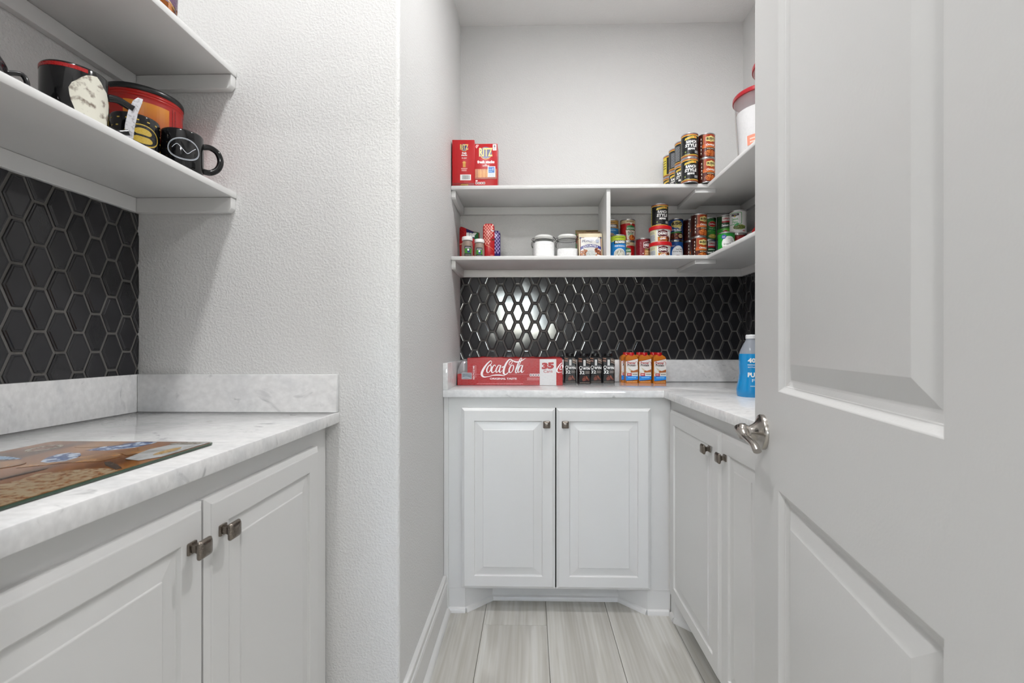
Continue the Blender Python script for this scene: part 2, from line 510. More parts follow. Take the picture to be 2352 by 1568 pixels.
# floor: sub-floor with single planks on it
fl = struct('floor', MB().box(KX0, KX1, KY, YB + 0.12, -0.06, -0.009), M['plank'], label='pale grey wood-look plank floor of the pantry')
PWID = 0.2505
ends = {0: 1.28, 1: 1.30, 2: 1.783, 3: 0.92, 4: 1.12, 5: 1.30, 6: 1.1}
for i in range(7):
    x0 = -0.688 + PWID * i
    ys = [-0.4, ends[i] - 1.2, ends[i], YB + 0.02]
    ys = sorted(set(max(-0.4, y) for y in ys))
    for a, b in zip(ys[:-1], ys[1:]):
        if b - a < 0.02: continue
        x1 = min(x0 + PWID, XR)
        p = MB().box(-(x1 - x0) / 2 + 0.0009, (x1 - x0) / 2 - 0.0009, -(b - a) / 2 + 0.0009, (b - a) / 2 - 0.0009, -0.0085, 0.0)
        p.build('plank', M['plank'], fl, bevel=0.0006, seg=1, loc=((x0 + x1) / 2, (a + b) / 2, 0))
kf = struct('floor_kitchen', MB().box(KX0, KX1, KY, -0.402, -0.009, 0.0), M['plank'], label='pale plank floor of the room behind the doorway')
struct('ceiling', MB().box(KX0 - 0.12, KX1 + 0.12, KY - 0.12, YB + 0.12, ZT, ZT + 0.1), M['ceil'], label='white textured pantry ceiling')
# walls
wl = struct('wall_left', MB().box(XL - 0.12, XL, 0.13, YN, 0, ZT), M['wall'], label='white wall behind the left counter with dark tile splashback')
c = 0.012
pts = [(XL - 0.12, YN), (XH - c, YN)] + [(XH - c + c * math.sin(t), YN + c - c * math.cos(t)) for t in [R(15 * k) for k in range(1, 6)]] + [(XH, YN + c), (XH, YB + 0.12), (XL - 0.12, YB + 0.12)]
wp = struct('wall_partition', MB().prism(pts, 0, ZT), M['wall'], label='textured white partition wall ending in an outside corner')
wb = struct('wall_back', MB().box(XH, XR + 0.12, YB, YB + 0.12, 0, ZT), M['wall'], label='textured white back wall of the pantry')
wr = struct('wall_right', MB().box(XR, XR + 0.12, 0.13, YB, 0, ZT), M['wall'], label='white right wall of the pantry')
DX0, DX1, DZ = -0.43, 0.385, 2.06      # doorway the camera stands in
wf = MB().box(KX0, DX0, 0.13, YF, 0, ZT).box(DX1, KX1, 0.13, YF, 0, ZT).box(DX0, DX1, 0.13, YF, DZ, ZT)
struct('wall_front', wf, M['wall'], label='white wall around the pantry doorway')
tj = MB().box(DX0, DX0 + 0.016, 0.12, YF + 0.008, 0, DZ).box(DX1 - 0.016, DX1, 0.12, YF + 0.008, 0, DZ).box(DX0, DX1, 0.12, YF + 0.008, DZ - 0.016, DZ)
struct('trim_1', tj, M['white'], bevel=0.002, label='white jamb lining the pantry doorway')
# the room behind, with the window that the glazed tiles mirror
WX0, WX1, WZ0, WZ1 = -0.62, 0.14, 1.22, 1.92
kb = MB().box(KX0, WX0, KY - 0.12, KY, 0, ZT).box(WX1, KX1, KY - 0.12, KY, 0, ZT).box(WX0, WX1, KY - 0.12, KY, 0, WZ0).box(WX0, WX1, KY - 0.12, KY, WZ1, ZT)
struct('wall_kitchen_back', kb, M['wall'], label='white wall with a window in the room behind the doorway')
struct('wall_kitchen_left', MB().box(KX0 - 0.12, KX0, KY, 0.13, 0, ZT), M['wall'], label='white left wall of the room behind the doorway')
struct('wall_kitchen_right', MB().box(KX1, KX1 + 0.12, KY, 0.13, 0, ZT), M['wall'], label='white right wall of the room behind the doorway')
wd = thing('window_1', 'white framed window with panes in the room behind', None, ((WX0 + WX1) / 2, KY, WZ0), kind='structure')
ww, wh = WX1 - WX0, WZ1 - WZ0
fm = MB().box(-ww / 2, ww / 2, -0.1, -0.05, 0, 0.05).box(-ww / 2, ww / 2, -0.1, -0.05, wh - 0.05, wh).box(-ww / 2, -ww / 2 + 0.05, -0.1, -0.05, 0.05, wh - 0.05).box(ww / 2 - 0.05, ww / 2, -0.1, -0.05, 0.05, wh - 0.05).box(-0.02, 0.02, -0.1, -0.05, 0.05, wh - 0.05)
fm.build('window_frame', M['white'], wd, bevel=0.003)
for sx in (-1, 1):
    MB().box(min(sx * 0.02, sx * (ww / 2 - 0.05)), max(sx * 0.02, sx * (ww / 2 - 0.05)), -0.078, -0.074, 0.05, wh - 0.05).build('pane', M['pane'], wd)

# ---- baseboard along the corridor wall
prof = [(0, 0), (0.015, 0), (0.015, 0.108), (0.0135, 0.110), (0.0135, 0.1145), (0.0155, 0.117), (0.0155, 0.121), (0.0115, 0.125), (0.0110, 0.136), (0.0135, 0.1385), (0.0135, 0.146), (0.011, 0.15), (0, 0.15)]
bb = MB().prism_y([(XH + x, z) for x, z in prof], YN + 0.012, 1.866)
qr = [(0, 0), (0.017, 0)] + [(0.017 * math.cos(R(15 * k)), 0.02 * math.sin(R(15 * k))) for k in range(1, 6)] + [(0, 0.02)]
bo = struct('baseboard_left', bb, M['white'], label='white moulded baseboard along the corridor wall')
MB().prism_y([(XH + 0.014 + x, z) for x, z in qr], YN + 0.03, 1.858).build('shoe_moulding', M['white'], bo)
b2 = MB().box(XL + 0.565, XH - 0.01, YN - 0.014, YN, 0, 0.15)
struct('baseboard_niche', b2, M['white'], bevel=0.004, label='white baseboard below the end of the left cabinet')

# ================================================================= TILES
PX_, PZ_ = 0.0434, 0.0945
HW, HT = 0.0312, 0.0122                # half width at the waist, half width at the flat ends
def hexa(ins):
    """elongated hexagon, inset by a distance"""
    hz = PZ_ / 2
    sl = math.hypot(HW - HT, hz)
    k = ins * sl / hz
    a, b = HW - k, hz - ins
    t = a - (a and (HW - HT) / hz * b)
    return [(-t, b), (-a, 0), (-t, -b), (t, -b), (a, 0), (t, b)]
def tile_faces():
    rl = [(0.0031, -0.0005), (0.0032, 0.0017), (0.0040, 0.0025), (0.0066, 0.0027), (0.0080, 0.0041), (0.0086, 0.0042)]
    rr = [[(x, z, h) for x, z in hexa(i)] for i, h in rl]
    fs = []
    for j in range(len(rr) - 1):
        for i in range(6):
            fs.append([rr[j][i], rr[j][(i + 1) % 6], rr[j + 1][(i + 1) % 6], rr[j + 1][i]])
    fs.append(rr[-1])
    return fs
TF = tile_faces()
def clip_poly(P_, ax, val, keep_less):
    out = []
    for i in range(len(P_)):
        a, b = P_[i], P_[(i + 1) % len(P_)]
        da, db = (val - a[ax], val - b[ax]) if keep_less else (a[ax] - val, b[ax] - val)
        if da >= 0: out.append(a)
        if (da >= 0) != (db >= 0):
            t = da / (da - db); out.append(tuple(a[k] + (b[k] - a[k]) * t for k in range(3)))
    return out
def tile_mesh(fs, name):
    me = bpy.data.meshes.new(name)
    mb = MB()
    for f in fs: mb.add([(x, -h, z) for x, z, h in f], [tuple(range(len(f)))])
    bm = bmesh.new(); vv = [bm.verts.new(p) for p in mb.v]
    for f in mb.f:
        try: bm.faces.new([vv[i] for i in f])
        except ValueError: pass
    bmesh.ops.remove_doubles(bm, verts=bm.verts, dist=1e-5)
    bmesh.ops.recalc_face_normals(bm, faces=bm.faces)
    top = [f for f in bm.faces if f.normal.y > 0.9]
    if top: bmesh.ops.reverse_faces(bm, faces=bm.faces)
    bm.to_mesh(me); bm.free(); me.materials.append(M['tile'])
    return me
FULL = tile_mesh(TF, 'tile')
def tile_field(parent, u0, u1, v0, v1, pu, pv, place, tilt):
    """tiles over a rectangle (u along the wall, v up); (pu, pv) is the centre of one tile"""
    rnd = random.Random(11)
    n = 0
    i0, i1 = math.floor((u0 - pu - HW) / PX_), math.ceil((u1 - pu + HW) / PX_)
    for i in range(i0, i1 + 1):
        u = pu + i * PX_
        off = PZ_ / 2 if i % 2 else 0
        j0, j1 = math.floor((v0 - pv - off) / PZ_ - 1), math.ceil((v1 - pv - off) / PZ_ + 1)
        for j in range(j0, j1 + 1):
            v = pv + off + j * PZ_
            a = (u - HW >= u0, u + HW <= u1, v - PZ_ / 2 >= v0, v + PZ_ / 2 <= v1)
            if all(a): me = FULL
            else:
                fs = []
                for f in TF:
                    q = f
                    for ax, val, kl in ((0, u0 - u, False), (0, u1 - u, True), (1, v0 - v, False), (1, v1 - v, True)):
                        q = clip_poly(q, ax, val, kl) if len(q) >= 3 else []
                    if len(q) >= 3: fs.append(q)
                if not fs: continue
                ext = [max(p[k] for f in fs for p in f) - min(p[k] for f in fs for p in f) for k in (0, 1)]
                if min(ext) < 0.004: continue
                me = tile_mesh(fs, 'tile')
            o = link('tile', me, parent)
            place(o, u, v, rnd.gauss(0, tilt), rnd.gauss(0, tilt))
            n += 1
    return n
# back wall field
TY = YB - 0.006
MB().box(XH, XR, TY, YB, 1.018, 1.441).build('grout_bed', M['grout'], wb)
def pl_back(o, u, v, a, b):
    o.location = (u, TY, v); o.rotation_euler = (a, 0, b)
tile_field(wb, XH + 0.001, XR - 0.008, 1.0245, 1.440, -0.0655, 1.2605, pl_back, R(0.55))
# right wall field
TXR = XR - 0.006
MB().box(TXR, XR, 0.98, YB - 0.006, 1.018, 1.441).build('grout_bed', M['grout'], wr)
def pl_right(o, u, v, a, b):
    o.location = (TXR, -u, v); o.rotation_euler = (a, 0, R(-90) + b)
tile_field(wr, -(YB - 0.010), -1.55, 1.0245, 1.440, -(YB - 0.034), 1.2605, pl_right, R(0.7))
# left wall field
TXL = XL + 0.006
MB().box(XL, TXL, YF, YN - 0.001, 1.010, 1.458).build('grout_bed', M['grout'], wl)
def pl_left(o, u, v, a, b):
    o.location = (TXL, u, v); o.rotation_euler = (a, 0, R(90) + b)
tile_field(wl, 0.42, YN - 0.002, 1.0165, 1.456, 1.196, 1.315, pl_left, R(0.7))

# ================================================================= THE PANTRY DOOR
DW, DH, DT, DA = 0.745, 2.035, 0.035, R(79.3)
dr = thing('door_1', 'white two-panel pantry door swung open on the right', None, (0.3597, 0.2900, 0.006), DA, kind='structure')
S0, S1 = 0.148, DW - 0.148             # stile edges measured from the hinge side
rows = [(0.245, 0.814), (1.001, 1.89)]
def face_with_holes(mb, y):
    xs, zs = [0, S0, S1, DW], [0, rows[0][0], rows[0][1], rows[1][0], rows[1][1], DH]
    for i in range(3):
        for j in range(5):
            if i == 1 and j in (1, 3): continue
            mb.add([(xs[i], y, zs[j]), (xs[i + 1], y, zs[j]), (xs[i + 1], y, zs[j + 1]), (xs[i], y, zs[j + 1])], [(0, 1, 2, 3)])
ds = MB()
face_with_holes(ds, 0.0); face_with_holes(ds, -DT)
for (xa, za), (xb, zb) in (((0, 0), (DW, 0)), ((DW, 0), (DW, DH)), ((DW, DH), (0, DH)), ((0, DH), (0, 0))):
    ds.add([(xa, 0, za), (xb, 0, zb), (xb, -DT, zb), (xa, -DT, za)], [(0, 1, 2, 3)])
ds.build('door_slab', M['doorp'], dr, smooth=20)
DR = [(0, 0), (0.0015, -0.0008), (0.0100, -0.0075), (0.0112, -0.0078), (0.0120, -0.0098), (0.0205, -0.0138), (0.0225, -0.0142), (0.0240, -0.0142), (0.0540, -0.0028), (0.0555, -0.0026)]
for z0, z1 in rows:
    MB().rings(S1 - S0, z1 - z0, DR, org=(S0, z0)).build('door_panel', M['doorp'], dr, smooth=9)
    MB().rings(S1 - S0, z1 - z0, [(d, -DT - y) for d, y in DR], org=(S0, z0)).build('door_panel', M['doorp'], dr, smooth=9)
for z in (0.2, 1.0, 1.82):
    hg = MB().box(-0.002, 0.001, -DT + 0.004, -0.001, z, z + 0.09)
    hg.tube([(-0.005, -DT - 0.005, z), (-0.005, -DT - 0.005, z + 0.09)], 0.006)
    hg.build('hinge', M['nickel'], dr)
# lever handle on the near face (local +y)
hx, hz = DW - 0.060, 0.908
lv = bpy.data.objects.new('lever_handle', None); C.objects.link(lv); lv.parent = dr; lv.location = (hx, 0, hz)
lv['label'] = 'brushed nickel lever handle on a round rose'
rp = [(0.0365, 0), (0.0365, 0.006), (0.0345, 0.0085), (0.031, 0.0095), (0.0275, 0.0115), (0.0225, 0.0140), (0.0175, 0.0185), (0.0145, 0.0235), (0.013, 0.027)]
rm = MB().lathe(rp, 40)
rm.v = [(x, z, -y) for x, y, z in rm.v]
rm.build('rosette', M['nickel'], lv, smooth=40)
sp = MB().lathe([(0.0125, 0.025), (0.0125, 0.031), (0.0138, 0.0315), (0.0138, 0.033)], 28)
sp.v = [(x, z, -y) for x, y, z in sp.v]
sp.build('spindle', M['nickel'], lv, smooth=40)
path = spline([(0.014, 0.041, 0.003), (0.004, 0.042, 0.002), (-0.012, 0.042, 0.000), (-0.030, 0.042, -0.006), (-0.052, 0.041, -0.008), (-0.076, 0.039, -0.012), (-0.094, 0.038, -0.021)], 5)
nn = len(path)
lm = MB().tube(path, [0.0135 if i < 8 else max(0.0078, 0.0135 - 0.0009 * (i - 8)) for i in range(nn)], seg=16, flat=0.78)
lm.build('lever', M['nickel'], lv, smooth=50)
cap = MB().lathe([(0.0138, 0.0325), (0.0165, 0.036), (0.0172, 0.042), (0.0155, 0.047), (0.0110, 0.0500), (0.0, 0.0510)], 28)
cap.v = [(x, z, -y) for x, y, z in cap.v]
cap.build('lever_hub', M['nickel'], lv, smooth=50)

# ================================================================= CABINETS
DRING = [(0, 0.0), (0, -0.0125), (0.0025, -0.0140), (0.0095, -0.0175), (0.0105, -0.0195), (0.012, -0.020), (0.0515, -0.020), (0.0525, -0.0195), (0.0540, -0.0140), (0.0570, -0.0132), (0.0875, -0.0172), (0.0882, -0.0196), (0.0895, -0.0202)]
_kb = {}
def knob_parts():
    """square pillow knob, pushed along -y"""
    if 'k' not in _kb:
        def sqr(h, r, y):
            out = []
            for cx_, cz, a0 in ((h - r, h - r, 0), (-h + r, h - r, 90), (-h + r, -h + r, 180), (h - r, -h + r, 270)):
                for k in range(4): a = R(a0 + 30 * k); out.append((cx_ + r * math.cos(a), y, cz + r * math.sin(a)))
            return out
        def loft(secs):
            mb = MB(); vs_, fs = [], []
            for s_ in secs: vs_ += s_
            n = len(secs[0])
            for j in range(len(secs) - 1):
                for i in range(n): fs.append((j * n + i, j * n + (i + 1) % n, (j + 1) * n + (i + 1) % n, (j + 1) * n + i))
            fs += [tuple(range(n)), tuple(range((len(secs) - 1) * n, len(secs) * n))]
            return mb.add(vs_, fs)
        base = loft([sqr(0.0095, 0.002, 0), sqr(0.0095, 0.002, -0.0025), sqr(0.0085, 0.002, -0.0035)])
        head = loft([sqr(0.0062, 0.0015, -0.0035), sqr(0.0060, 0.0015, -0.010), sqr(0.0075, 0.002, -0.0145), sqr(0.0135, 0.003, -0.0185), sqr(0.0145, 0.0035, -0.020),
                     sqr(0.0145, 0.0035, -0.0225), sqr(0.0115, 0.0035, -0.0262), sqr(0.0065, 0.003, -0.0280), sqr(0.002, 0.001, -0.0284)])
        a = base.build('knob_base', M['pewter'], smooth=45); b = head.build('knob_head', M['pewter'], smooth=45)
        _kb['k'] = (a.data, b.data)
        bpy.data.objects.remove(a); bpy.data.objects.remove(b)
    return _kb['k']
def cab_door(parent, x0, z0, w_, h_, knob_x):
    """raised-panel door on a face that looks to local -y; its knob is a sub-part"""
    d = MB().rings(w_, h_, DRING).build('door', M['white'], parent, smooth=9, loc=(x0, 0, z0))
    a, b = knob_parts()
    me = _kb.get('j')
    if me is None:
        bm = bmesh.new(); bm.from_mesh(a); bm.from_mesh(b); me = bpy.data.meshes.new('knob'); bm.to_mesh(me); bm.free()
        me.materials.append(M['pewter']); me.polygons.foreach_set('use_smooth', [True] * len(me.polygons)); me.set_sharp_from_angle(angle=R(45)); _kb['j'] = me
    k = link('knob', me, d, (knob_x - x0, -0.020, 0.672))
    k['label'] = 'square brushed pewter knob'
    return d
DZ0, DHT = 0.105, 0.735
# back cabinet: local origin at the left end of the face frame, face looks to -y
fy = 1.868
cb = thing('base_cabinet', 'white two-door base cabinet facing the camera under the far marble worktop', 'cabinet', (XH + 0.001, fy, 0))
X = lambda x: x - (XH + 0.001)
cbw = 0.568 - XH
body = MB().box(0.0, X(0.5698), 0.0, 0.42, 0.098, 0.883)                      # carcass and face frame
body.box(0.0, X(-0.268), 0.0, 0.1, 0.0, 0.098).box(X(0.474), X(0.5698), 0.0, 0.1, 0.0, 0.098)   # feet
body.build('body', M['white'], cb, bevel=0.0015, seg=1)
MB().box(0.0, 0.019, -0.007, 0.0, 0.0, 0.883).build('filler_strip', M['white'], cb, bevel=0.001, seg=1)
tk = MB().prism([(X(-0.268), 0.0), (X(-0.165), 0.095), (X(0.375), 0.095), (X(0.474), 0.0), (X(0.474), 0.012), (X(0.378), 0.107), (X(-0.168), 0.107), (X(-0.268), 0.012)], 0.0, 0.098)
tk.build('toe_kick', M['white'], cb)
sm = MB()
pth = [(0.019, -0.0), (X(-0.268), 0.0), (X(-0.165), 0.095), (X(0.375), 0.095), (X(0.474), 0.0), (X(0.562), 0.0)]
for (xa, ya), (xb, yb) in zip(pth[:-1], pth[1:]):
    l = math.hypot(xb - xa, yb - ya); nx, ny = (yb - ya) / l, -(xb - xa) / l
    vs_ = []
    for (px_, py_) in ((xa, ya), (xb, yb)):
        for o_, z_ in ((0, 0), (0.012, 0), (0.0115, 0.008), (0.008, 0.015), (0, 0.019)): vs_.append((px_ + nx * o_, py_ + ny * o_, z_))
    sm.add(vs_, [(0, 1, 2, 3, 4), (5, 6, 7, 8, 9)] + [(i, (i + 1) % 5, 5 + (i + 1) % 5, 5 + i) for i in range(5)])
sm.build('shoe_moulding', M['white'], cb)
cab_door(cb, X(-0.282), DZ0, 0.3815, DHT, X(0.064))
cab_door(cb, X(0.1045), DZ0, 0.3815, DHT, X(0.139))
MB().box(X(0.0995), X(0.1045), -0.0012, -0.0002, DZ0, DZ0 + DHT).build('gap_shade', M['gap_shade'], cb)  # dark strip that paints in the shade of the slit between the doors
# right cabinet: face looks to -x; local x runs from the far end towards the camera
cr_ = thing('base_cabinet', 'white base cabinet along the right wall, partly hidden by the open door', 'cabinet', (0.570, fy, 0), R(-90))
rl_ = fy - 1.05
rb = MB().box(-0.2, rl_, 0.0, 0.49, 0.098, 0.883).box(0.0, 0.052, 0.0, 0.1, 0.0, 0.098)
rb.build('body', M['white'], cr_, bevel=0.0015, seg=1)
MB().prism([(0.052, 0.0), (0.118, 0.062), (rl_, 0.062), (rl_, 0.074), (0.115, 0.074), (0.052, 0.012)], 0, 0.098).build('toe_kick', M['white'], cr_)
sm = MB()
pth = [(0.012, 0), (0.052, 0.0), (0.118, 0.062), (rl_, 0.062)]
for (xa, ya), (xb, yb) in zip(pth[:-1], pth[1:]):
    l = math.hypot(xb - xa, yb - ya); nx, ny = (yb - ya) / l, -(xb - xa) / l
    vs_ = []
    for (px_, py_) in ((xa, ya), (xb, yb)):
        for o_, z_ in ((0, 0), (0.012, 0), (0.0115, 0.008), (0.008, 0.015), (0, 0.019)): vs_.append((px_ + nx * o_, py_ + ny * o_, z_))
    sm.add(vs_, [(0, 1, 2, 3, 4), (5, 6, 7, 8, 9)] + [(i, (i + 1) % 5, 5 + (i + 1) % 5, 5 + i) for i in range(5)])
sm.build('shoe_moulding', M['white'], cr_)
cab_door(cr_, fy - 1.822, DZ0, 0.482, DHT, fy - 1.412)
cab_door(cr_, fy - 1.336, DZ0, 0.275, DHT, fy - 1.300)
# left cabinet: face looks to +x; local x runs away from the camera
cl_ = thing('base_cabinet', 'white base cabinet under the near marble worktop on the left', 'cabinet', (-0.553, YF + 0.004, 0), R(90))
ll = YN - YF - 0.008
lb = MB().box(0.0, ll - 0.02, 0.0, 0.5, 0.098, 0.883).box(0.0, ll - 0.02, 0.062, 0.5, 0.0, 0.098)
lb.build('body', M['white'], cl_, bevel=0.0015, seg=1)
MB().box(ll - 0.0195, ll, 0.006, 0.3, 0.0, 0.883).build('filler_strip', M['white'], cl_, bevel=0.001, seg=1)
Y = lambda y: y - (YF + 0.004)
cab_door(cl_, Y(0.334), DZ0, 0.4015, DHT, Y(0.703))
cab_door(cl_, Y(0.7395), DZ0, 0.4015, DHT, Y(0.775))

# ================================================================= MARBLE WORKTOPS
ct = thing('worktop', 'white marble worktop with upstands on the near left cabinet', 'worktop', (XL, YF, 0.884))
MB().box(0.0005, -0.522 - XL, 0.001, YN - YF - 0.0005, 0.0, 0.030).build('slab', M['marble'], ct, bevel=0.003)
def upstand(x0, x1, y0, y1, z1, label):
    tag(MB().box(x0, x1, y0, y1, ZW + 0.0003, z1).build('marble_upstand', M['marble'], None, bevel=0.0015), label, 'upstand', 'low marble upstands')
upstand(XL + 0.0005, XL + 0.021, YF + 0.001, YN - 0.0005, 1.0165, 'low marble upstand under the tiles of the left wall')
upstand(XL + 0.0215, -0.523, YN - 0.020, YN - 0.0005, 1.0165, 'low marble upstand across the far end of the left worktop')
wt = thing('worktop', 'L-shaped white marble worktop across the back and right of the pantry', 'worktop', (0, 0, 0.884))
yf, xf = 1.840, 0.534
MB().prism([(XH + 0.0005, yf), (xf, yf), (xf, 1.045), (XR - 0.0005, 1.045), (XR - 0.0005, YB - 0.0005), (XH + 0.0005, YB - 0.0005)], 0, 0.030).build('slab', M['marble'], wt, bevel=0.003)
upstand(XH + 0.0215, XR - 0.022, YB - 0.0205, YB - 0.0005, 1.0235, 'long low marble upstand along the back wall behind the drinks')
upstand(XH + 0.0005, XH + 0.021, yf + 0.001, YB - 0.0005, 1.0235, 'short low marble upstand on the corridor wall left of the soda pack')
upstand(XR - 0.0215, XR - 0.0005, 1.05, YB - 0.0005, 1.0235, 'low marble upstand along the right wall behind the blue bottle')

# ================================================================= SHELVES
SYF, SXF = 2.030, 0.781               # front edges of the back run and of the right run
LS, US = 1.495, 1.811                 # tops of the lower and the upper shelf
T = 0.018
def back_shelf(top, label, ribs):
    s_ = thing('wall_shelf', label, 'shelf', (0, 0, top - T))
    MB().prism([(XH + 0.0005, SYF), (SXF, SYF), (SXF, YF + 0.02), (XR - 0.0005, YF + 0.02), (XR - 0.0005, YB - 0.0005), (XH + 0.0005, YB - 0.0005)], 0, T).build('board', M['white'], s_, bevel=0.004)
    ch = 0.038
    a = MB().box(XH + 0.020, XR - 0.020, YB - 0.0195, YB - 0.0005, -ch, -0.0003); a.build('cleat', M['white'], s_, bevel=0.001, seg=1)
    pr = [(SYF + 0.014, 0), (YB - 0.0005, 0), (YB - 0.0005, -ch), (SYF + 0.022, -ch), (SYF + 0.014, -ch + 0.009)]
    for xa, xb in ((XH + 0.0005, XH + 0.0195),):
        mb = MB().add([(xa, y, z - 0.0003) for y, z in pr] + [(xb, y, z - 0.0003) for y, z in pr], [tuple(range(5)), tuple(range(5, 10))] + [(i, (i + 1) % 5, 5 + (i + 1) % 5, 5 + i) for i in range(5)])
        mb.build('cleat', M['white'], s_, bevel=0.001, seg=1)
    MB().box(XR - 0.0195, XR - 0.0005, YF + 0.03, YB - 0.0005, -ch, -0.0003).build('cleat', M['white'], s_, bevel=0.001, seg=1)
    # flat brace under the mitre, from the front corner to the back cleat
    MB().box(SXF - 0.050, SXF + 0.042, SYF + 0.012, YB - 0.021, -0.0195, -0.0003).build('brace', M['white'], s_, bevel=0.001, seg=1)
    return s_
sl = back_shelf(LS, 'lower L-shaped white shelf holding canned food above the tiles', 1)
su = back_shelf(US, 'upper L-shaped white shelf holding cracker boxes and stacked cans', 1)
dv = tag(MB().box(0.3385, 0.3565, SYF + 0.012, YB - 0.0205, LS + 0.0004, US - T - 0.0004).build('shelf_divider', M['white'], None, bevel=0.001, seg=1),
         'upright white divider board between the two back shelves', 'divider')
def left_shelf(top, label):
    s_ = thing('wall_shelf', label, 'shelf', (0, 0, top - T))
    MB().box(XL + 0.0005, -0.806, YF + 0.002, YN - 0.0005, 0, T).build('board', M['white'], s_, bevel=0.004)
    ch = 0.039
    MB().box(XL + 0.0005, XL + 0.0195, YF + 0.004, YN - 0.0205, -ch, -0.0003).build('cleat', M['white'], s_, bevel=0.001, seg=1)
    pr = [(XL + 0.0005, 0), (-0.810, 0), (-0.810, -ch + 0.010), (-0.819, -ch), (XL + 0.0005, -ch)]
    mb = MB().add([(x, YN - 0.0195, z - 0.0003) for x, z in pr] + [(x, YN - 0.0005, z - 0.0003) for x, z in pr], [tuple(range(5)), tuple(range(5, 10))] + [(i, (i + 1) % 5, 5 + (i + 1) % 5, 5 + i) for i in range(5)])
    mb.build('cleat', M['white'], s_, bevel=0.001, seg=1)
    return s_
LL, LU = 1.514, 1.847
left_shelf(LL, 'lower white shelf on the left carrying the dark mugs')
left_shelf(LU, 'upper white shelf on the left above the mugs')

# ================================================================= CEILING LIGHTS
def downlight(x, y, watts, label, size=0.10, spread=180):
    t = thing('ceiling_light', label, 'light', (x, y, ZT))
    MB().lathe([(0.092, 0.0), (0.092, -0.004), (0.088, -0.008), (0.070, -0.008), (0.068, -0.003), (0.068, 0.0)], 36).build('trim_ring', M['white'], t)
    MB().lathe([(0.067, -0.001), (0.067, -0.0025), (0.0, -0.0025)], 36).build('lens', M['lens'], t)
    ld = bpy.data.lights.new('ceiling_light_bulb', 'AREA'); ld.shape = 'DISK'; ld.size = size; ld.energy = watts; ld.color = (1.0, 0.995, 0.995); ld.spread = R(spread)
    lo = bpy.data.objects.new('ceiling_light_bulb', ld); C.objects.link(lo); lo.parent = t; lo.location = (0, 0, -0.012)
    return t
downlight(0.40, 1.22, P_PANTRY, 'round recessed ceiling light over the back of the pantry')
downlight(-0.46, 0.36, P_NICHE, 'round recessed ceiling light over the left counter')
downlight(-0.9, -1.9, P_FILL, 'round ceiling light added as fill on the left of the room behind', 0.3)  # unseen lamp, added to send fill light through the doorway
downlight(0.9, -1.9, P_FILL, 'round ceiling light added as fill on the right of the room behind', 0.3)  # second added fill lamp, out of view like the first

# ================================================================= TINS AND CARTONS
CR, CH = 0.0360, 0.1085
_cans = {}
def can_body(r=CR, h=CH):
    k = ('b', r, h)
    if k not in _cans:
        p = [(0.0, 0.0035), (r - 0.004, 0.003), (r - 0.002, 0.0), (r + 0.0008, 0.0004), (r + 0.0012, 0.002), (r + 0.0005, 0.0036), (r - 0.0008, 0.0048), (r - 0.0008, h - 0.0048),
             (r + 0.0005, h - 0.0036), (r + 0.0012, h - 0.002), (r + 0.0008, h - 0.0004), (r - 0.002, h), (r - 0.004, h - 0.003), (0.0, h - 0.0035)]
        o = MB().lathe(p, 40).build('body', M['tin'], smooth=40); _cans[k] = o.data; bpy.data.objects.remove(o)
    return _cans[k]
def design(name, fn, r=CR, h=CH):
    k = ('l', name, r, h)
    if k not in _cans:
        p = Print(); fn(p, r, h)
        o = p.build('label', None, cyl=r, clip=(-PI * r, 0.0055, PI * r, h - 0.0055)); _cans[k] = o.data; bpy.data.objects.remove(o)
    return _cans[k]
def base(p, r, h, col): p.grid(-PI * r, 0.005, PI * r, h - 0.005, col, 40)
def can(name, fn, label, x, y, z, deg=0.0, group=None, r=CR, h=CH):
    t = thing(name, label, 'can', (x, y, z), R(deg), group)
    link('body', can_body(r, h), t); link('label', design(fn.__name__, fn, r, h), t)
    return t
W, K = '#F4F4F2', '#141414'

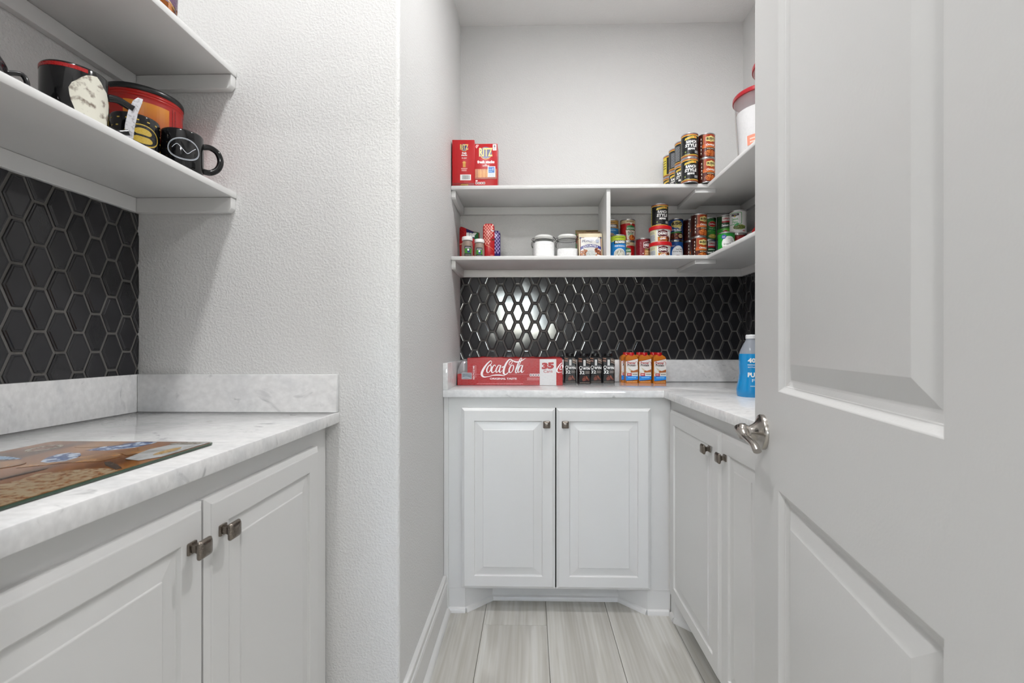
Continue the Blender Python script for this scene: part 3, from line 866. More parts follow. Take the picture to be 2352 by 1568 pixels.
def d_ranch(p, r, h):
    base(p, r, h, '#15171A')
    p.grid(-PI * r, h - 0.0095, PI * r, h - 0.005, '#B4552B'); p.grid(-PI * r, h - 0.0125, PI * r, h - 0.0095, '#E8C24A')
    p.grid(-PI * r, 0.0105, PI * r, 0.0135, '#E8C24A'); p.grid(-PI * r, 0.005, PI * r, 0.0085, '#C4602E')
    p.poly([(-0.030, h - 0.031), (-0.028, h - 0.022), (0.004, h - 0.015), (0.024, h - 0.0155), (0.025, h - 0.024), (0.0, h - 0.025)], '#E4CF58')
    p.poly([(-0.022, h - 0.0255), (-0.020, h - 0.0225), (0.006, h - 0.0180), (0.006, h - 0.0210)], '#C87A30')
    p.ell(0.016, h - 0.0195, 0.0062, 0.0045, '#D87A24').ell(0.016, h - 0.0195, 0.0032, 0.0022, '#F0B040')
    p.text('RANCH', 0.0, h - 0.039, 0.046, 0.0135, W, 0.05).text('STYLE', -0.001, h - 0.0555, 0.054, 0.0145, W, 0.05, 0.12).text('BEANS', 0.0, h - 0.0705, 0.031, 0.009, W, 0.05)
    p.ell(-0.026, 0.026, 0.0042, 0.0048, '#5E6C3C').ell(-0.026, 0.026, 0.0022, 0.0026, '#A8B070')
    p.rect(0.014, 0.019, 0.036, 0.031, '#6A6C6E').lines(0.015, 0.035, 0.027, 3, 0.0035, 0.0018, '#C8C8C8').lines(-0.03, -0.006, 0.0155, 1, 0.003, 0.0016, '#D0D0C8')
    p.grid(0.050, 0.018, 0.078, h - 0.020, '#3C4044', 5).lines(0.052, 0.076, h - 0.026, 16, 0.0042, 0.0018, '#A8ACB0').rect(0.084, 0.020, 0.104, 0.055, W)
    p.grid(-0.088, 0.014, -0.058, h - 0.013, '#E0CE4A', 5).lines(-0.084, -0.062, h - 0.03, 4, 0.012, 0.004, K)
def emblem(p, cx, cy, s, fill='#E4D48A'):
    p.poly([(cx - 0.022 * s, cy - 0.008 * s), (cx - 0.022 * s, cy + 0.009 * s), (cx - 0.009 * s, cy + 0.011 * s), (cx, cy + 0.0145 * s), (cx + 0.009 * s, cy + 0.011 * s), (cx + 0.022 * s, cy + 0.009 * s),
            (cx + 0.022 * s, cy - 0.008 * s), (cx + 0.009 * s, cy - 0.0105 * s), (cx, cy - 0.0135 * s), (cx - 0.009 * s, cy - 0.0105 * s)], fill)
    p.text("BUSH'S", cx, cy + 0.0012 * s, 0.038 * s, 0.0115 * s, '#1C1408', 0.04).text('BEST', cx, cy - 0.0085 * s, 0.009 * s, 0.0028 * s, '#1C1408', 0.02)
def d_bush(p, r, h):
    base(p, r, h, '#8C3010')
    p.grid(-0.085, 0.005, -0.031, h - 0.005, '#3A1008', 8)
    for k in range(5): p.ell(-0.0395, h - 0.022 - k * 0.0155, 0.0024, 0.0034, '#E8E4DC', 10).rect(-0.043, h - 0.0285 - k * 0.0155, -0.036, h - 0.0272 - k * 0.0155, '#C8B8A8')
    p.grid(-0.027, h * 0.44, 0.034, h - 0.005, '#A23C12', 8)
    p.stroke([(-0.030, h - 0.006), (-0.0295, h * 0.55), (-0.029, h * 0.45)], 0.0009, '#E8B060')
    emblem(p, 0.003, h - 0.0265, 1.0)
    p.poly([(-0.034, h * 0.42), (0.034, h * 0.42), (0.034, h * 0.60), (0.012, h * 0.585), (-0.012, h * 0.575), (-0.034, h * 0.53)], '#C85A16')
    p.text('Original', 0.002, h * 0.51, 0.040, 0.0125, W, 0.03, 0.25)
    p.stroke([(-0.034, h * 0.415), (-0.01, h * 0.425), (0.02, h * 0.43), (0.034, h * 0.42)], 0.0016, '#E8A050')
    p.grid(-0.030, 0.006, 0.034, h * 0.405, '#5A1C0C', 8)
    p.rect(-0.018, h * 0.335, 0.022, h * 0.395, K).text('BAKED BEANS', 0.002, h * 0.365, 0.034, 0.0040, '#E8DCC0', 0.03)
    p.ell(0.002, 0.019, 0.029, 0.015, '#7A2A0E').bits(0.002, 0.020, 0.027, 0.0135, ['#6A240C', '#B8561C', '#D8843E', '#9C4214', '#CC7030'], 170, 0.0029, 5, 0.6)
    p.lines(0.044, 0.075, h - 0.02, 14, 0.0055, 0.0022, '#E0C8A8')
def d_bush_blue(p, r, h):
    base(p, r, h, '#1B4E96')
    p.grid(-PI * r, h - 0.012, PI * r, h - 0.005, '#173C78', 40)
    p.ell(0.0, h - 0.028, 0.029, 0.018, '#D8C674'); p.text("BUSH'S", 0.0, h - 0.0245, 0.050, 0.0155, '#14140E', 0.05).text('BEST', -0.004, h - 0.0375, 0.012, 0.003, K, 0.02)
    p.ell(0.014, h - 0.046, 0.008, 0.006, '#E6DCA8')
    p.grid(-0.034, h * 0.40, 0.030, h * 0.535, '#16366C', 8).lines(-0.024, -0.006, h * 0.465, 1, 0.004, 0.006, '#D8E4F4').text('Beans', 0.010, h * 0.492, 0.026, 0.0085, W, 0.03, 0.15).lines(-0.012, 0.018, h * 0.42, 1, 0.004, 0.0036, '#C8D8F0')
    p.ell(-0.004, h * 0.365, 0.030, 0.0045, '#3F8A3C')
    p.grid(-0.034, 0.007, 0.032, h * 0.345, '#4A1A0E', 8).bits(-0.004, 0.022, 0.028, 0.012, ['#7A2E16', '#A8582E', '#4C160A'], 90, 0.0036, 8, 0.6)
    p.ell(0.018, 0.023, 0.011, 0.0095, '#E2CFA0').lines(0.010, 0.026, 0.024, 2, 0.005, 0.002, '#4A2A14')
def value_logo(p, cx, cy, s=1.0):
    p.ell(cx, cy, 0.0105 * s, 0.0095 * s, '#1A46A8').text('Great', cx, cy + 0.0022 * s, 0.014 * s, 0.0042 * s, W, 0.02, 0.2).text('Value', cx, cy - 0.0030 * s, 0.014 * s, 0.0042 * s, W, 0.02, 0.2)
def d_kidney(p, r, h):
    base(p, r, h, '#1C5CB0')
    p.grid(-PI * r, 0.005, PI * r, h * 0.22, '#123C7C', 40)
    p.ell(0.004, h * 0.45, 0.031, h * 0.335, '#EDEFF2'); value_logo(p, -0.020, h * 0.78)
    p.text('Dark Red', 0.007, h * 0.615, 0.030, 0.0075, '#1C1C22', 0.015).text('Kidney Beans', 0.002, h * 0.515, 0.046, 0.0075, '#1C1C22', 0.015)
    p.ell(0.002, 0.018, 0.029, 0.022, '#4E0C12').bits(0.002, 0.020, 0.025, 0.017, ['#6E141A', '#9A3238', '#4A0A10'], 110, 0.0032, 3, 0.6)
def d_greenbeans(p, r, h):
    base(p, r, h, '#1E9A36')
    p.grid(-PI * r, h - 0.011, PI * r, h - 0.005, '#178A2E', 40)
    p.grid(0.045, 0.005, 0.055, h - 0.008, '#135E24', 4).lines(0.047, 0.053, h - 0.014, 20, 0.0045, 0.002, '#C8E8C8')
    p.ell(-0.004, h * 0.52, 0.031, h * 0.30, '#F2F4F2'); value_logo(p, -0.026, h * 0.80)
    p.lines(-0.008, 0.014, h * 0.70, 1, 0.003, 0.0015, '#9AA09A')
    p.text('Cut', 0.010, h * 0.625, 0.013, 0.0085, '#16201A', 0.0).text('Green Beans', -0.004, h * 0.500, 0.046, 0.0085, '#16201A', 0.01)
    p.ell(-0.024, h * 0.33, 0.007, 0.0075, '#8A2840').ell(-0.024, h * 0.33, 0.0045, 0.005, '#D88AA0')
    p.ell(0.004, h * 0.26, 0.024, 0.017, '#45581E').bits(0.004, h * 0.26, 0.022, 0.015, ['#6E8A34', '#9AB05C', '#46561E'], 80, 0.0050, 9, 0.34)
def d_prog_tan(p, r, h):
    base(p, r, h, '#C89A50')
    p.lines(-0.02, 0.022, h - 0.018, 1, 0.004, 0.003, '#3A2A12')
    p.poly([(-0.036, h * 0.60), (0.036, h * 0.64), (0.036, h * 0.78), (-0.036, h * 0.76)], '#101C3A').text('PROGRESSO', 0.0, h * 0.695, 0.060, 0.0125, W, 0.05, 0.1)
    p.grid(-PI * r, h * 0.30, PI * r, h * 0.60, '#1C7ABA', 30).lines(-0.026, 0.026, h * 0.48, 1, 0.005, 0.004, '#9AD0F0')
    p.grid(-PI * r, 0.005, PI * r, h * 0.30, '#1A1E4A', 30)
    p.ell(-0.004, h * 0.22, 0.026, 0.018, '#B49A7A').bits(-0.004, h * 0.22, 0.023, 0.015, ['#8E7254', '#C8B08E', '#6E5438'], 40, 0.004, 4)
def d_prog_light(p, r, h):
    base(p, r, h, '#1E7EC4')
    p.grid(-PI * r, h * 0.76, PI * r, h - 0.005, '#A8BC30', 40).lines(-0.021, 0.021, h * 0.86, 1, 0.004, 0.0035, '#5A6A14')
    p.poly([(-0.045, h * 0.74), (0.045, h * 0.80), (0.045, h * 0.77), (-0.045, h * 0.70)], '#D8D848')
    p.poly([(-0.028, h * 0.595), (0.034, h * 0.635), (0.034, h * 0.775), (-0.028, h * 0.745)], '#0E1424').text('PROGRESSO', 0.003, h * 0.687, 0.052, 0.0118, W, 0.05, 0.12, 0.05)
    p.text('CREAMY MUSHROOM', 0.0, h * 0.515, 0.050, 0.0075, W, 0.02)
    p.ell(0.0, h * 0.16, 0.029, h * 0.25, W).ell(0.0, h * 0.155, 0.0265, h * 0.228, '#B8B8AC').bits(0.0, h * 0.155, 0.023, h * 0.20, ['#E4E2D6', '#D0CCBC', '#5A5648', '#F0EEE6'], 44, 0.0032, 2)
def d_boy(p, r, h):
    base(p, r, h, '#B81418')
    p.grid(-PI * r, h * 0.80, PI * r, h - 0.005, '#D8C49A', 40).lines(-0.020, 0.020, h * 0.865, 1, 0.004, 0.004, '#6A5A34')
    p.ell(0.002, h * 0.765, 0.0045, 0.009, '#B88A5A').ell(0.002, h * 0.80, 0.006, 0.004, W)
    p.poly([(-0.022, h * 0.50), (0.028, h * 0.50), (0.026, h * 0.66), (0.004, h * 0.72), (-0.020, h * 0.66)], '#1E6A34')
    p.text('Chef', -0.008, h * 0.675, 0.018, 0.009, '#2E9A4C', 0.03, 0.2).text('BOYARDEE', 0.003, h * 0.580, 0.046, 0.0115, W, 0.07, 0.0, 0.05).text('BOYARDEE', 0.003, h * 0.580, 0.046, 0.0115, '#2E9A4C', 0.01, 0.0, 0.05)
    p.poly([(-0.018, 0.007), (0.024, 0.007), (0.028, h * 0.49), (-0.024, h * 0.49)], '#E6E0D2')
    p.lines(-0.006, 0.008, h * 0.44, 1, 0.004, 0.0034, '#3A2A1A').text('Ravioli', 0.001, h * 0.395, 0.030, 0.0095, '#2C241C', 0.03, 0.1).lines(-0.013, 0.015, h * 0.315, 2, 0.005, 0.0032, '#2E8A5A')
    p.ell(0.008, h * 0.16, 0.017, 0.014, '#C0501C').bits(0.008, h * 0.16, 0.015, 0.012, ['#D8702C', '#A83A12', '#E08A3C'], 26, 0.0045, 6)
def chunky_badge(p, cx, cy, s):
    p.poly([(cx - 0.021 * s, cy - 0.011 * s), (cx, cy - 0.0145 * s), (cx + 0.021 * s, cy - 0.011 * s), (cx + 0.021 * s, cy + 0.010 * s), (cx, cy + 0.0165 * s), (cx - 0.021 * s, cy + 0.010 * s)], W)
    p.poly([(cx - 0.0195 * s, cy - 0.010 * s), (cx, cy - 0.0132 * s), (cx + 0.0195 * s, cy - 0.010 * s), (cx + 0.0195 * s, cy + 0.0092 * s), (cx, cy + 0.0152 * s), (cx - 0.0195 * s, cy + 0.0092 * s)], '#5A0E18')
    p.text("Campbell's", cx, cy + 0.0075 * s, 0.020 * s, 0.0042 * s, W, 0.01, 0.2).text('CHUNKY', cx, cy - 0.001 * s, 0.0365 * s, 0.0105 * s, W, 0.06)
def d_chunky(p, r, h):
    base(p, r, h, '#7A1220')
    p.lines(-0.030, -0.021, h - 0.020, 10, 0.0075, 0.0022, '#C89AA0'); p.ell(-0.014, h * 0.33, 0.0024, 0.0022, W)
    chunky_badge(p, 0.012, h * 0.70, 1.15)
    p.rect(-0.006, h * 0.47, 0.012, h * 0.53, '#7A7A3C')
    p.rect(-0.008, h * 0.22, 0.032, h * 0.47, '#B07040').text('CREAMY', 0.012, h * 0.415, 0.032, 0.009, '#EBD8A8', 0.03).text('CHICKEN', 0.012, h * 0.315, 0.032, 0.0078, '#EBD8A8', 0.03)
    p.bits(0.012, h * 0.15, 0.020, 0.010, ['#D8B080', '#A87040', '#C8A870', '#6E8A3C'], 34, 0.0042, 4)
def d_corn(p, r, h):
    base(p, r, h, '#15702C')
    p.grid(-PI * r, h - 0.012, PI * r, h - 0.005, '#0E5420', 40)
    p.ell(0.004, h * 0.70, 0.022, 0.0145, '#E8D8A0').ell(0.004, h * 0.70, 0.0205, 0.013, '#B01C1C').text('Del Monte', 0.004, h * 0.705, 0.033, 0.0085, W, 0.03)
    p.text('Fresh Cut', 0.004, h * 0.50, 0.034, 0.0075, '#D8F0D0', 0.0, 0.25).text('Corn', 0.010, h * 0.385, 0.024, 0.0085, '#6CC850', 0.02).lines(-0.020, -0.004, h * 0.36, 1, 0.004, 0.0065, '#6CC850').lines(-0.014, 0.022, h * 0.275, 1, 0.004, 0.0055, '#4EA83C')
    p.ell(0.006, h * 0.165, 0.023, 0.0105, '#B8A43C').bits(0.006, h * 0.165, 0.020, 0.008, ['#D8C458', '#C8B048', '#E4D478'], 40, 0.003, 3)
def libby_tag(p, cx, cy, s):
    p.rect(cx - 0.018 * s, cy - 0.0125 * s, cx + 0.018 * s, cy + 0.0125 * s, '#A81E2A').rect(cx - 0.0175 * s, cy - 0.006 * s, cx + 0.015 * s, cy + 0.0125 * s, '#D8D4D0').text("Libby's", cx - 0.001 * s, cy + 0.003 * s, 0.024 * s, 0.010 * s, '#A81E2A', 0.04, 0.1)
def d_libby_corn(p, r, h):
    base(p, r, h, '#13301C')
    libby_tag(p, 0.006, h * 0.80, 1.2)
    p.lines(-0.014, 0.022, h * 0.545, 1, 0.004, 0.006, '#B8D8B8').text('Sweet Corn', 0.004, h * 0.45, 0.050, 0.0115, W, 0.03)
    p.grid(-PI * r, h * 0.28, PI * r, h * 0.34, '#5E8A2C', 40).bits(0.0, h * 0.16, 0.03, 0.011, ['#2E5A24', '#6A8A30', '#8A2018'], 34, 0.004, 2)
def d_libby_peas(p, r, h):
    base(p, r, h, '#123E1E')
    p.grid(-PI * r, 0.005, PI * r, h * 0.42, '#2E8A30', 40)
    libby_tag(p, -0.012, h * 0.80, 1.15); p.ell(0.020, h * 0.84, 0.009, 0.0055, '#9AB0C8').ell(0.020, h * 0.84, 0.007, 0.004, '#5A7AA0')
    p.text('Sweet Peas', -0.006, h * 0.555, 0.056, 0.0125, W, 0.03, 0.1)
    p.stroke([(-0.04, h * 0.40), (-0.01, h * 0.43), (0.022, h * 0.50), (0.026, h * 0.70)], 0.0014, '#8AC858')
    p.ell(-0.004, h * 0.335, 0.026, 0.0065, '#6AB83C').ell(-0.018, h * 0.275, 0.0095, 0.007, '#8A1A1A').bits(0.0, h * 0.14, 0.030, 0.010, ['#5AA03A', '#8AC04C', '#3C7A28'], 40, 0.0036, 2, 1.0)
def d_white_peas(p, r, h):
    base(p, r, h, '#DCDCDA')
    g = '#2E9A4C'
    p.stroke([(-0.05, h * 0.90), (0.0, h * 0.90), (0.0075, h * 0.88), (0.009, h * 0.84), (0.009, h * 0.50), (0.0075, h * 0.44), (0.0, h * 0.42), (-0.05, h * 0.42)], 0.0022, g, 5)
    p.rect(-0.036, h * 0.77, -0.003, h * 0.865, K).poly([(-0.028, h * 0.77), (-0.012, h * 0.77), (-0.020, h * 0.71)], K).lines(-0.032, -0.008, h * 0.81, 1, 0.004, 0.003, '#B8B8B8').ell(-0.020, h * 0.755, 0.003, 0.003, '#D8B848')
    p.text('Sweet', -0.020, h * 0.64, 0.029, 0.0115, g, 0.015).text('Peas', -0.020, h * 0.515, 0.024, 0.0115, g, 0.015)
    p.ell(0.0, h * 0.285, 0.030, 0.0135, '#EFEFEA').ell(0.0, h * 0.285, 0.028, 0.0115, '#4C5A24').bits(0.0, h * 0.29, 0.026, 0.010, ['#6E7E36', '#8A9A4C', '#566628'], 60, 0.0034, 6, 1.0)
    p.ell(-0.012, h * 0.40, 0.010, 0.005, '#2E9A4C', rot=0.5).ell(0.020, h * 0.13, 0.007, 0.0045, '#C88A8A').lines(0.032, 0.048, h * 0.92, 20, 0.0045, 0.0018, '#8A8A8A')
def d_red(p, r, h):
    base(p, r, h, '#9C1418')
    p.grid(-PI * r, h - 0.010, PI * r, h - 0.005, '#5A0C10', 40).lines(-0.022, 0.022, h * 0.55, 2, 0.008, 0.005, '#E8A8A8').ell(0.0, h * 0.30, 0.024, 0.014, '#D8402C')
def d_white_band(p, r, h):
    base(p, r, h, '#D8DAD6')
    p.stroke([(-0.05, h * 0.86), (0.0, h * 0.90), (0.05, h * 0.90)], 0.0035, '#2E8A4C').rect(-0.030, h * 0.66, 0.030, h * 0.80, K).lines(-0.024, 0.024, h * 0.71, 1, 0.004, 0.004, '#B8B8B8').ell(0, h * 0.3, 0.026, 0.014, '#6E8A3C')

# ---- upper shelf: four pairs of black cans in a row going back, one pair of brown cans beside them
g1 = 'black bean cans stacked two high on the upper shelf'
order = ['frontmost', 'second', 'third', 'rearmost']
for i, (x, y, dg) in enumerate(((0.708, 2.0465, -8), (0.7035, 2.1215, -165), (0.699, 2.1965, -148), (0.694, 2.2715, 40))):
    for j, nm in enumerate(('lower', 'upper')):
        dj = dg if i == 0 else (dg if j else (dg, -26, -26, -34)[i])
        can('food_can', d_ranch, '%s black bean can of the %s pair in the row on the upper shelf' % (nm, order[i]), x, y, US + j * CH, dj + (3 if j else 0), g1)
g2 = 'brown baked bean cans stacked on the upper shelf'
for j, nm in enumerate(('lower', 'upper')):
    can('food_can', d_bush, '%s brown baked bean can beside the black cans on the upper shelf' % nm, 0.7840, 2.0510, US + j * CH, 10 - 4 * j, g2)
# ---- lower shelf, right bay
can('food_can', d_prog_tan, 'tan and blue soup can hidden low behind the divider board', 0.398, 2.270, LS, -6)
can('food_can', d_prog_tan, 'tan-topped blue soup can half hidden by the divider, upper layer', 0.3985, 2.270, LS + CH, -10)
can('food_can', d_prog_light, 'bright blue soup can with lime green top beside the divider', 0.4065, 2.130, LS, 4)
can('food_can', d_boy, 'red pasta can with green lettering, lower of two', 0.4785, 2.2665, LS, -26)
can('food_can', d_boy, 'red pasta can with tan top, upper of two', 0.480, 2.2665, LS + CH, 12)
can('food_can', d_chunky, 'maroon soup can standing alone left of the red-lidded bowls', 0.541, 2.203, LS, 8)
bowl_lid = None
def chunky_bowl(label, x, y, z, dg):
    global bowl_lid
    t = thing('soup_bowl', label, 'bowl', (x, y, z), R(dg), 'red-lidded soup bowls')
    k = ('bowl',)
    if k not in _cans:
        rr = lambda v: 0.0425 + 0.0045 * v / 0.06
        a = MB().lathe([(0.0, 0.002), (0.039, 0.002), (0.041, 0.0), (0.0425, 0.002), (0.047, 0.060), (0.0, 0.060)], 40).build('cup', pm(W, 0.4), smooth=40)
        b = MB().lathe([(0.0, 0.0712), (0.046, 0.0712), (0.0495, 0.0730), (0.0515, 0.0715), (0.0520, 0.068), (0.0515, 0.0575), (0.0500, 0.0565), (0.0, 0.0575)], 44).build('lid', pm('#C2101A', 0.3), smooth=40)
        p = Print()
        p.grid(-0.12, 0.003, 0.12, 0.0565, '#ECEBE6', 30)
        p.grid(-0.066, 0.004, -0.024, 0.056, '#E8E4C0', 6).grid(-0.064, 0.006, -0.030, 0.036, '#C8CCD0', 6).lines(-0.062, -0.032, 0.046, 3, 0.004, 0.002, '#8A8A78').lines(-0.062, -0.032, 0.031, 5, 0.005, 0.002, '#6A6E74')
        p.rect(-0.018, 0.049, -0.011, 0.053, '#5A5A1E').poly([(0.028, 0.046), (0.034, 0.046), (0.031, 0.052)], '#8A909A')
        p.grid(-0.018, 0.003, 0.038, 0.023, '#C8741E', 8).bits(0.028, 0.015, 0.011, 0.012, ['#7A2414', '#9C3818', '#5A160C'], 26, 0.0042, 2)
        chunky_badge(p, 0.004, 0.038, 1.08)
        p.rect(-0.014, 0.020, -0.006, 0.025, '#5A6A2C').text('CHILI', 0.004, 0.0145, 0.027, 0.009, W, 0.06, 0.1, 0.12).lines(-0.006, 0.018, 0.0050, 1, 0.004, 0.0034, '#8A1A10')
        c_ = p.build('label', None, cyl=rr)
        _cans[k] = (a.data, b.data, c_.data)
        for o in (a, b, c_): bpy.data.objects.remove(o)
    for nm, me in zip(('cup', 'lid', 'label'), _cans[k]): link(nm, me, t)
chunky_bowl('white chili bowl with red lid, lower of two', 0.602, 2.132, LS, -2)
chunky_bowl('white chili bowl with red lid, upper of two under the black can', 0.602, 2.132, LS + 0.073, -5)
can('food_can', d_ranch, 'black bean can topping the two red-lidded bowls', 0.607, 2.158, LS + 0.146, 6, None, 0.0385, 0.112)
can('food_can', d_kidney, 'blue kidney bean can with white oval label', 0.714, 2.262, LS, -2)
can('food_can', d_bush_blue, 'blue bean can with yellow emblem standing on the kidney bean can', 0.714, 2.262, LS + CH, -6)
g3 = 'brown baked bean cans on the lower shelf'
for j, nm in enumerate(('lower', 'upper')):
    can('food_can', d_bush, '%s brown baked bean can of the rear pair on the lower shelf' % nm, 0.790, 2.268, LS + j * CH, 30, g3)
    can('food_can', d_bush, '%s brown baked bean can of the front pair on the lower shelf' % nm, 0.798, 2.180, LS + j * CH, 12 + 6 * j, g3)
can('food_can', d_libby_corn, 'dark green corn can with red and white tag, under the bright green corn can', 0.867, 2.248, LS, 4)
can('food_can', d_corn, 'green corn can with red oval, right of the brown cans', 0.868, 2.248, LS + CH, 8)
can('food_can', d_kidney, 'blue can tucked low behind the green bean can', 0.934, 2.207, LS, -30)
can('food_can', d_libby_peas, 'dark green pea can with red and white tag, upper layer', 0.933, 2.206, LS + CH, 6)
can('food_can', d_greenbeans, 'bright green cut bean can at the shelf front near the door', 0.888, 2.088, LS, 2)
can('food_can', d_red, 'plain red can under the white pea can', 0.959, 2.128, LS, 20)
can('food_can', d_white_peas, 'white pea can with green frame, topmost near the door', 0.959, 2.128, LS + CH, -14)
can('food_can', d_white_band, 'white can with green line and black band beside the door edge', 1.013, 2.070, LS, 18)
sb = thing('sauce_bottle', 'small red sauce bottle just showing past the door edge', 'bottle', (0.939, 1.900, LS))
MB().lathe([(0.0, 0.0), (0.024, 0.0), (0.026, 0.004), (0.026, 0.065), (0.022, 0.080), (0.012, 0.090), (0.011, 0.094), (0.0, 0.094)], 28).build('body', pm('#A01218', 0.2), sb)
MB().lathe([(0.0, 0.092), (0.013, 0.092), (0.013, 0.108), (0.010, 0.111), (0.0, 0.111)], 24).build('cap', pm('#C01820', 0.3), sb)
p = Print(); p.grid(-0.03, 0.018, 0.03, 0.056, '#E8E0D8', 12)
p.build('label', sb, cyl=0.0264)

# ================================================================= LOWER SHELF, LEFT BAY
# peanut butter pouch leaning on the back
po = thing('snack_pouch', 'red peanut butter pouch with green corner in the left shelf bay', 'pouch', (-0.297, 2.205, LS), R(-4))
def pouch_mesh(pts, th):
    """soft pouch: outline in x,z, swollen towards the middle"""
    n = len(pts); cx_ = sum(q[0] for q in pts) / n; cz = sum(q[1] for q in pts) / n
    mb = MB(); vs_, fs = [], []
    ks = [1.0, 0.93, 0.7, 0.4]
    for sgn in (-1, 1):
        for k in ks:
            t = th / 2 * (1 - k ** 2.2)
            vs_ += [(cx_ + (x - cx_) * k, sgn * (t + 0.0004), cz + (z - cz) * k) for x, z in pts]
        vs_.append((cx_, sgn * th / 2, cz))
    m = len(ks) * n + 1
    for s_ in (0, 1):
        o = s_ * m
        for j in range(len(ks) - 1):
            for i in range(n): fs.append((o + j * n + i, o + j * n + (i + 1) % n, o + (j + 1) * n + (i + 1) % n, o + (j + 1) * n + i))
        for i in range(n): fs.append((o + (len(ks) - 1) * n + i, o + (len(ks) - 1) * n + (i + 1) % n, o + m - 1))
    for i in range(n): fs.append((i, (i + 1) % n, m + (i + 1) % n, m + i))
    return mb.add(vs_, fs)
def swell(pts, th):
    """matching front surface for print on the pouch"""
    n = len(pts); cx_ = sum(q[0] for q in pts) / n; cz = sum(q[1] for q in pts) / n
    ks = [(1.0, 0.0), (0.93, None), (0.7, None), (0.4, None), (0.0, None)]
    prof = [(k, 0.0004 + th / 2 * (1 - k ** 2.2)) if k else (0.0, th / 2) for k, _ in ks]
    def fn(u, v, d):
        dx, dz = u - cx_, v - cz; k = 0.0
        for i in range(n):
            ax, az = pts[i][0] - cx_, pts[i][1] - cz; bx, bz = pts[(i + 1) % n][0] - cx_, pts[(i + 1) % n][1] - cz
            det = ax * bz - az * bx
            if abs(det) < 1e-12: continue
            s_ = (dx * bz - dz * bx) / det; t_ = (ax * dz - az * dx) / det
            if s_ >= -1e-9 and t_ >= -1e-9: k = max(k, s_ + t_)
        k = min(k, 1.0)
        for (k1, y1), (k0, y0) in zip(prof[:-1], prof[1:]):
            if k0 <= k <= k1:
                y = y0 + (y1 - y0) * (k - k0) / (k1 - k0); break
        return (u, -(y + 0.0016 + d * 2), v)
    return fn
pts = [(-0.047, 0.0), (0.047, 0.0), (0.050, 0.06), (0.049, 0.145), (0.040, 0.149), (0.024, 0.151), (0.0, 0.161), (-0.034, 0.176), (-0.044, 0.178), (-0.050, 0.170), (-0.051, 0.08)]
pouch_mesh(pts, 0.045).build('bag', pm('#B20E16', 0.28), po, smooth=60)
p = Print()
p.poly([(0.000, 0.158), (0.024, 0.149), (0.046, 0.146), (0.046, 0.06), (0.034, 0.06), (0.034, 0.10)], '#12602E').poly([(-0.016, 0.166), (0.002, 0.158), (0.020, 0.150), (0.030, 0.12), (0.0, 0.10)], '#1C1A5A')
p.text('Jif', 0.008, 0.129, 0.056, 0.030, W, 0.06).rect(-0.047, 0.088, -0.02, 0.093, '#E8B088').lines(-0.03, 0.03, 0.03, 2, 0.008, 0.004, '#F0C8A0')
p.build('print', po, fn=swell(pts, 0.045), cut=0.004, vcut=0.007)
def spice_jar(label, x, y, s, dg):
    t = thing('spice_jar', label, 'jar', (x, y, LS), R(dg), 'spice jars with white lids')
    r = 0.0265 * s; h = 0.083 * s
    a = MB().lathe([(0, 0), (r - 0.002, 0), (r, 0.003), (r, h * 0.62), (r * 0.94, h * 0.80), (r * 0.80, h * 0.93), (r * 0.78, h), (0, h)], 32)
    a.build('glass', M['glass'], t, smooth=50)
    MB().lathe([(0, 0.002), (r - 0.002, 0.002), (r - 0.0018, h * 0.20), (0, h * 0.22)], 28).build('contents', mk_speckle('dark_red_spice', '#8A3018', '#5A1C0C', 200, 0.4, 0.7, 0.9), t)
    MB().lathe([(r - 0.0012, h * 0.10), (r - 0.0012, h * 0.62), (r * 0.9, h * 0.82), (r * 0.74, h * 0.95)], 28).build('lining', mk_clear('dusty_tan_film', hexc('#A08878'), 0.8, 0.3), t)
    MB().lathe([(0, h * 0.98), (r * 0.90, h * 0.98), (r * 0.92, h * 1.0), (r * 0.92, h * 1.15), (r * 0.86, h * 1.185), (0, h * 1.19)], 32).build('lid', pm('#F2F2F0', 0.35), t)
    p = Print()
    p.grid(-r * 0.62, h * 0.10, r * 0.62, h * 0.64, '#15161C', 8).grid(-r * 0.60, h * 0.24, r * 0.60, h * 0.50, '#3E8A2C', 8).ell(r * 0.08, h * 0.37, r * 0.24, h * 0.10, '#24308A').ell(r * 0.02, h * 0.43, r * 0.16, h * 0.06, W)
    p.lines(-r * 0.5, r * 0.5, h * 0.56, 2, 0.004, 0.002, '#C8C8D0').lines(-r * 0.5, r * 0.5, h * 0.17, 2, 0.004, 0.0018, '#9AA09A')
    p.build('label', t, cyl=r + 0.0004)
spice_jar('larger clear spice jar with white lid in front of the pouch', -0.2925, 2.092, 1.0, 16)
spice_jar('smaller clear spice jar with white lid nearer the red bag', -0.2385, 2.112, 0.93, 4)
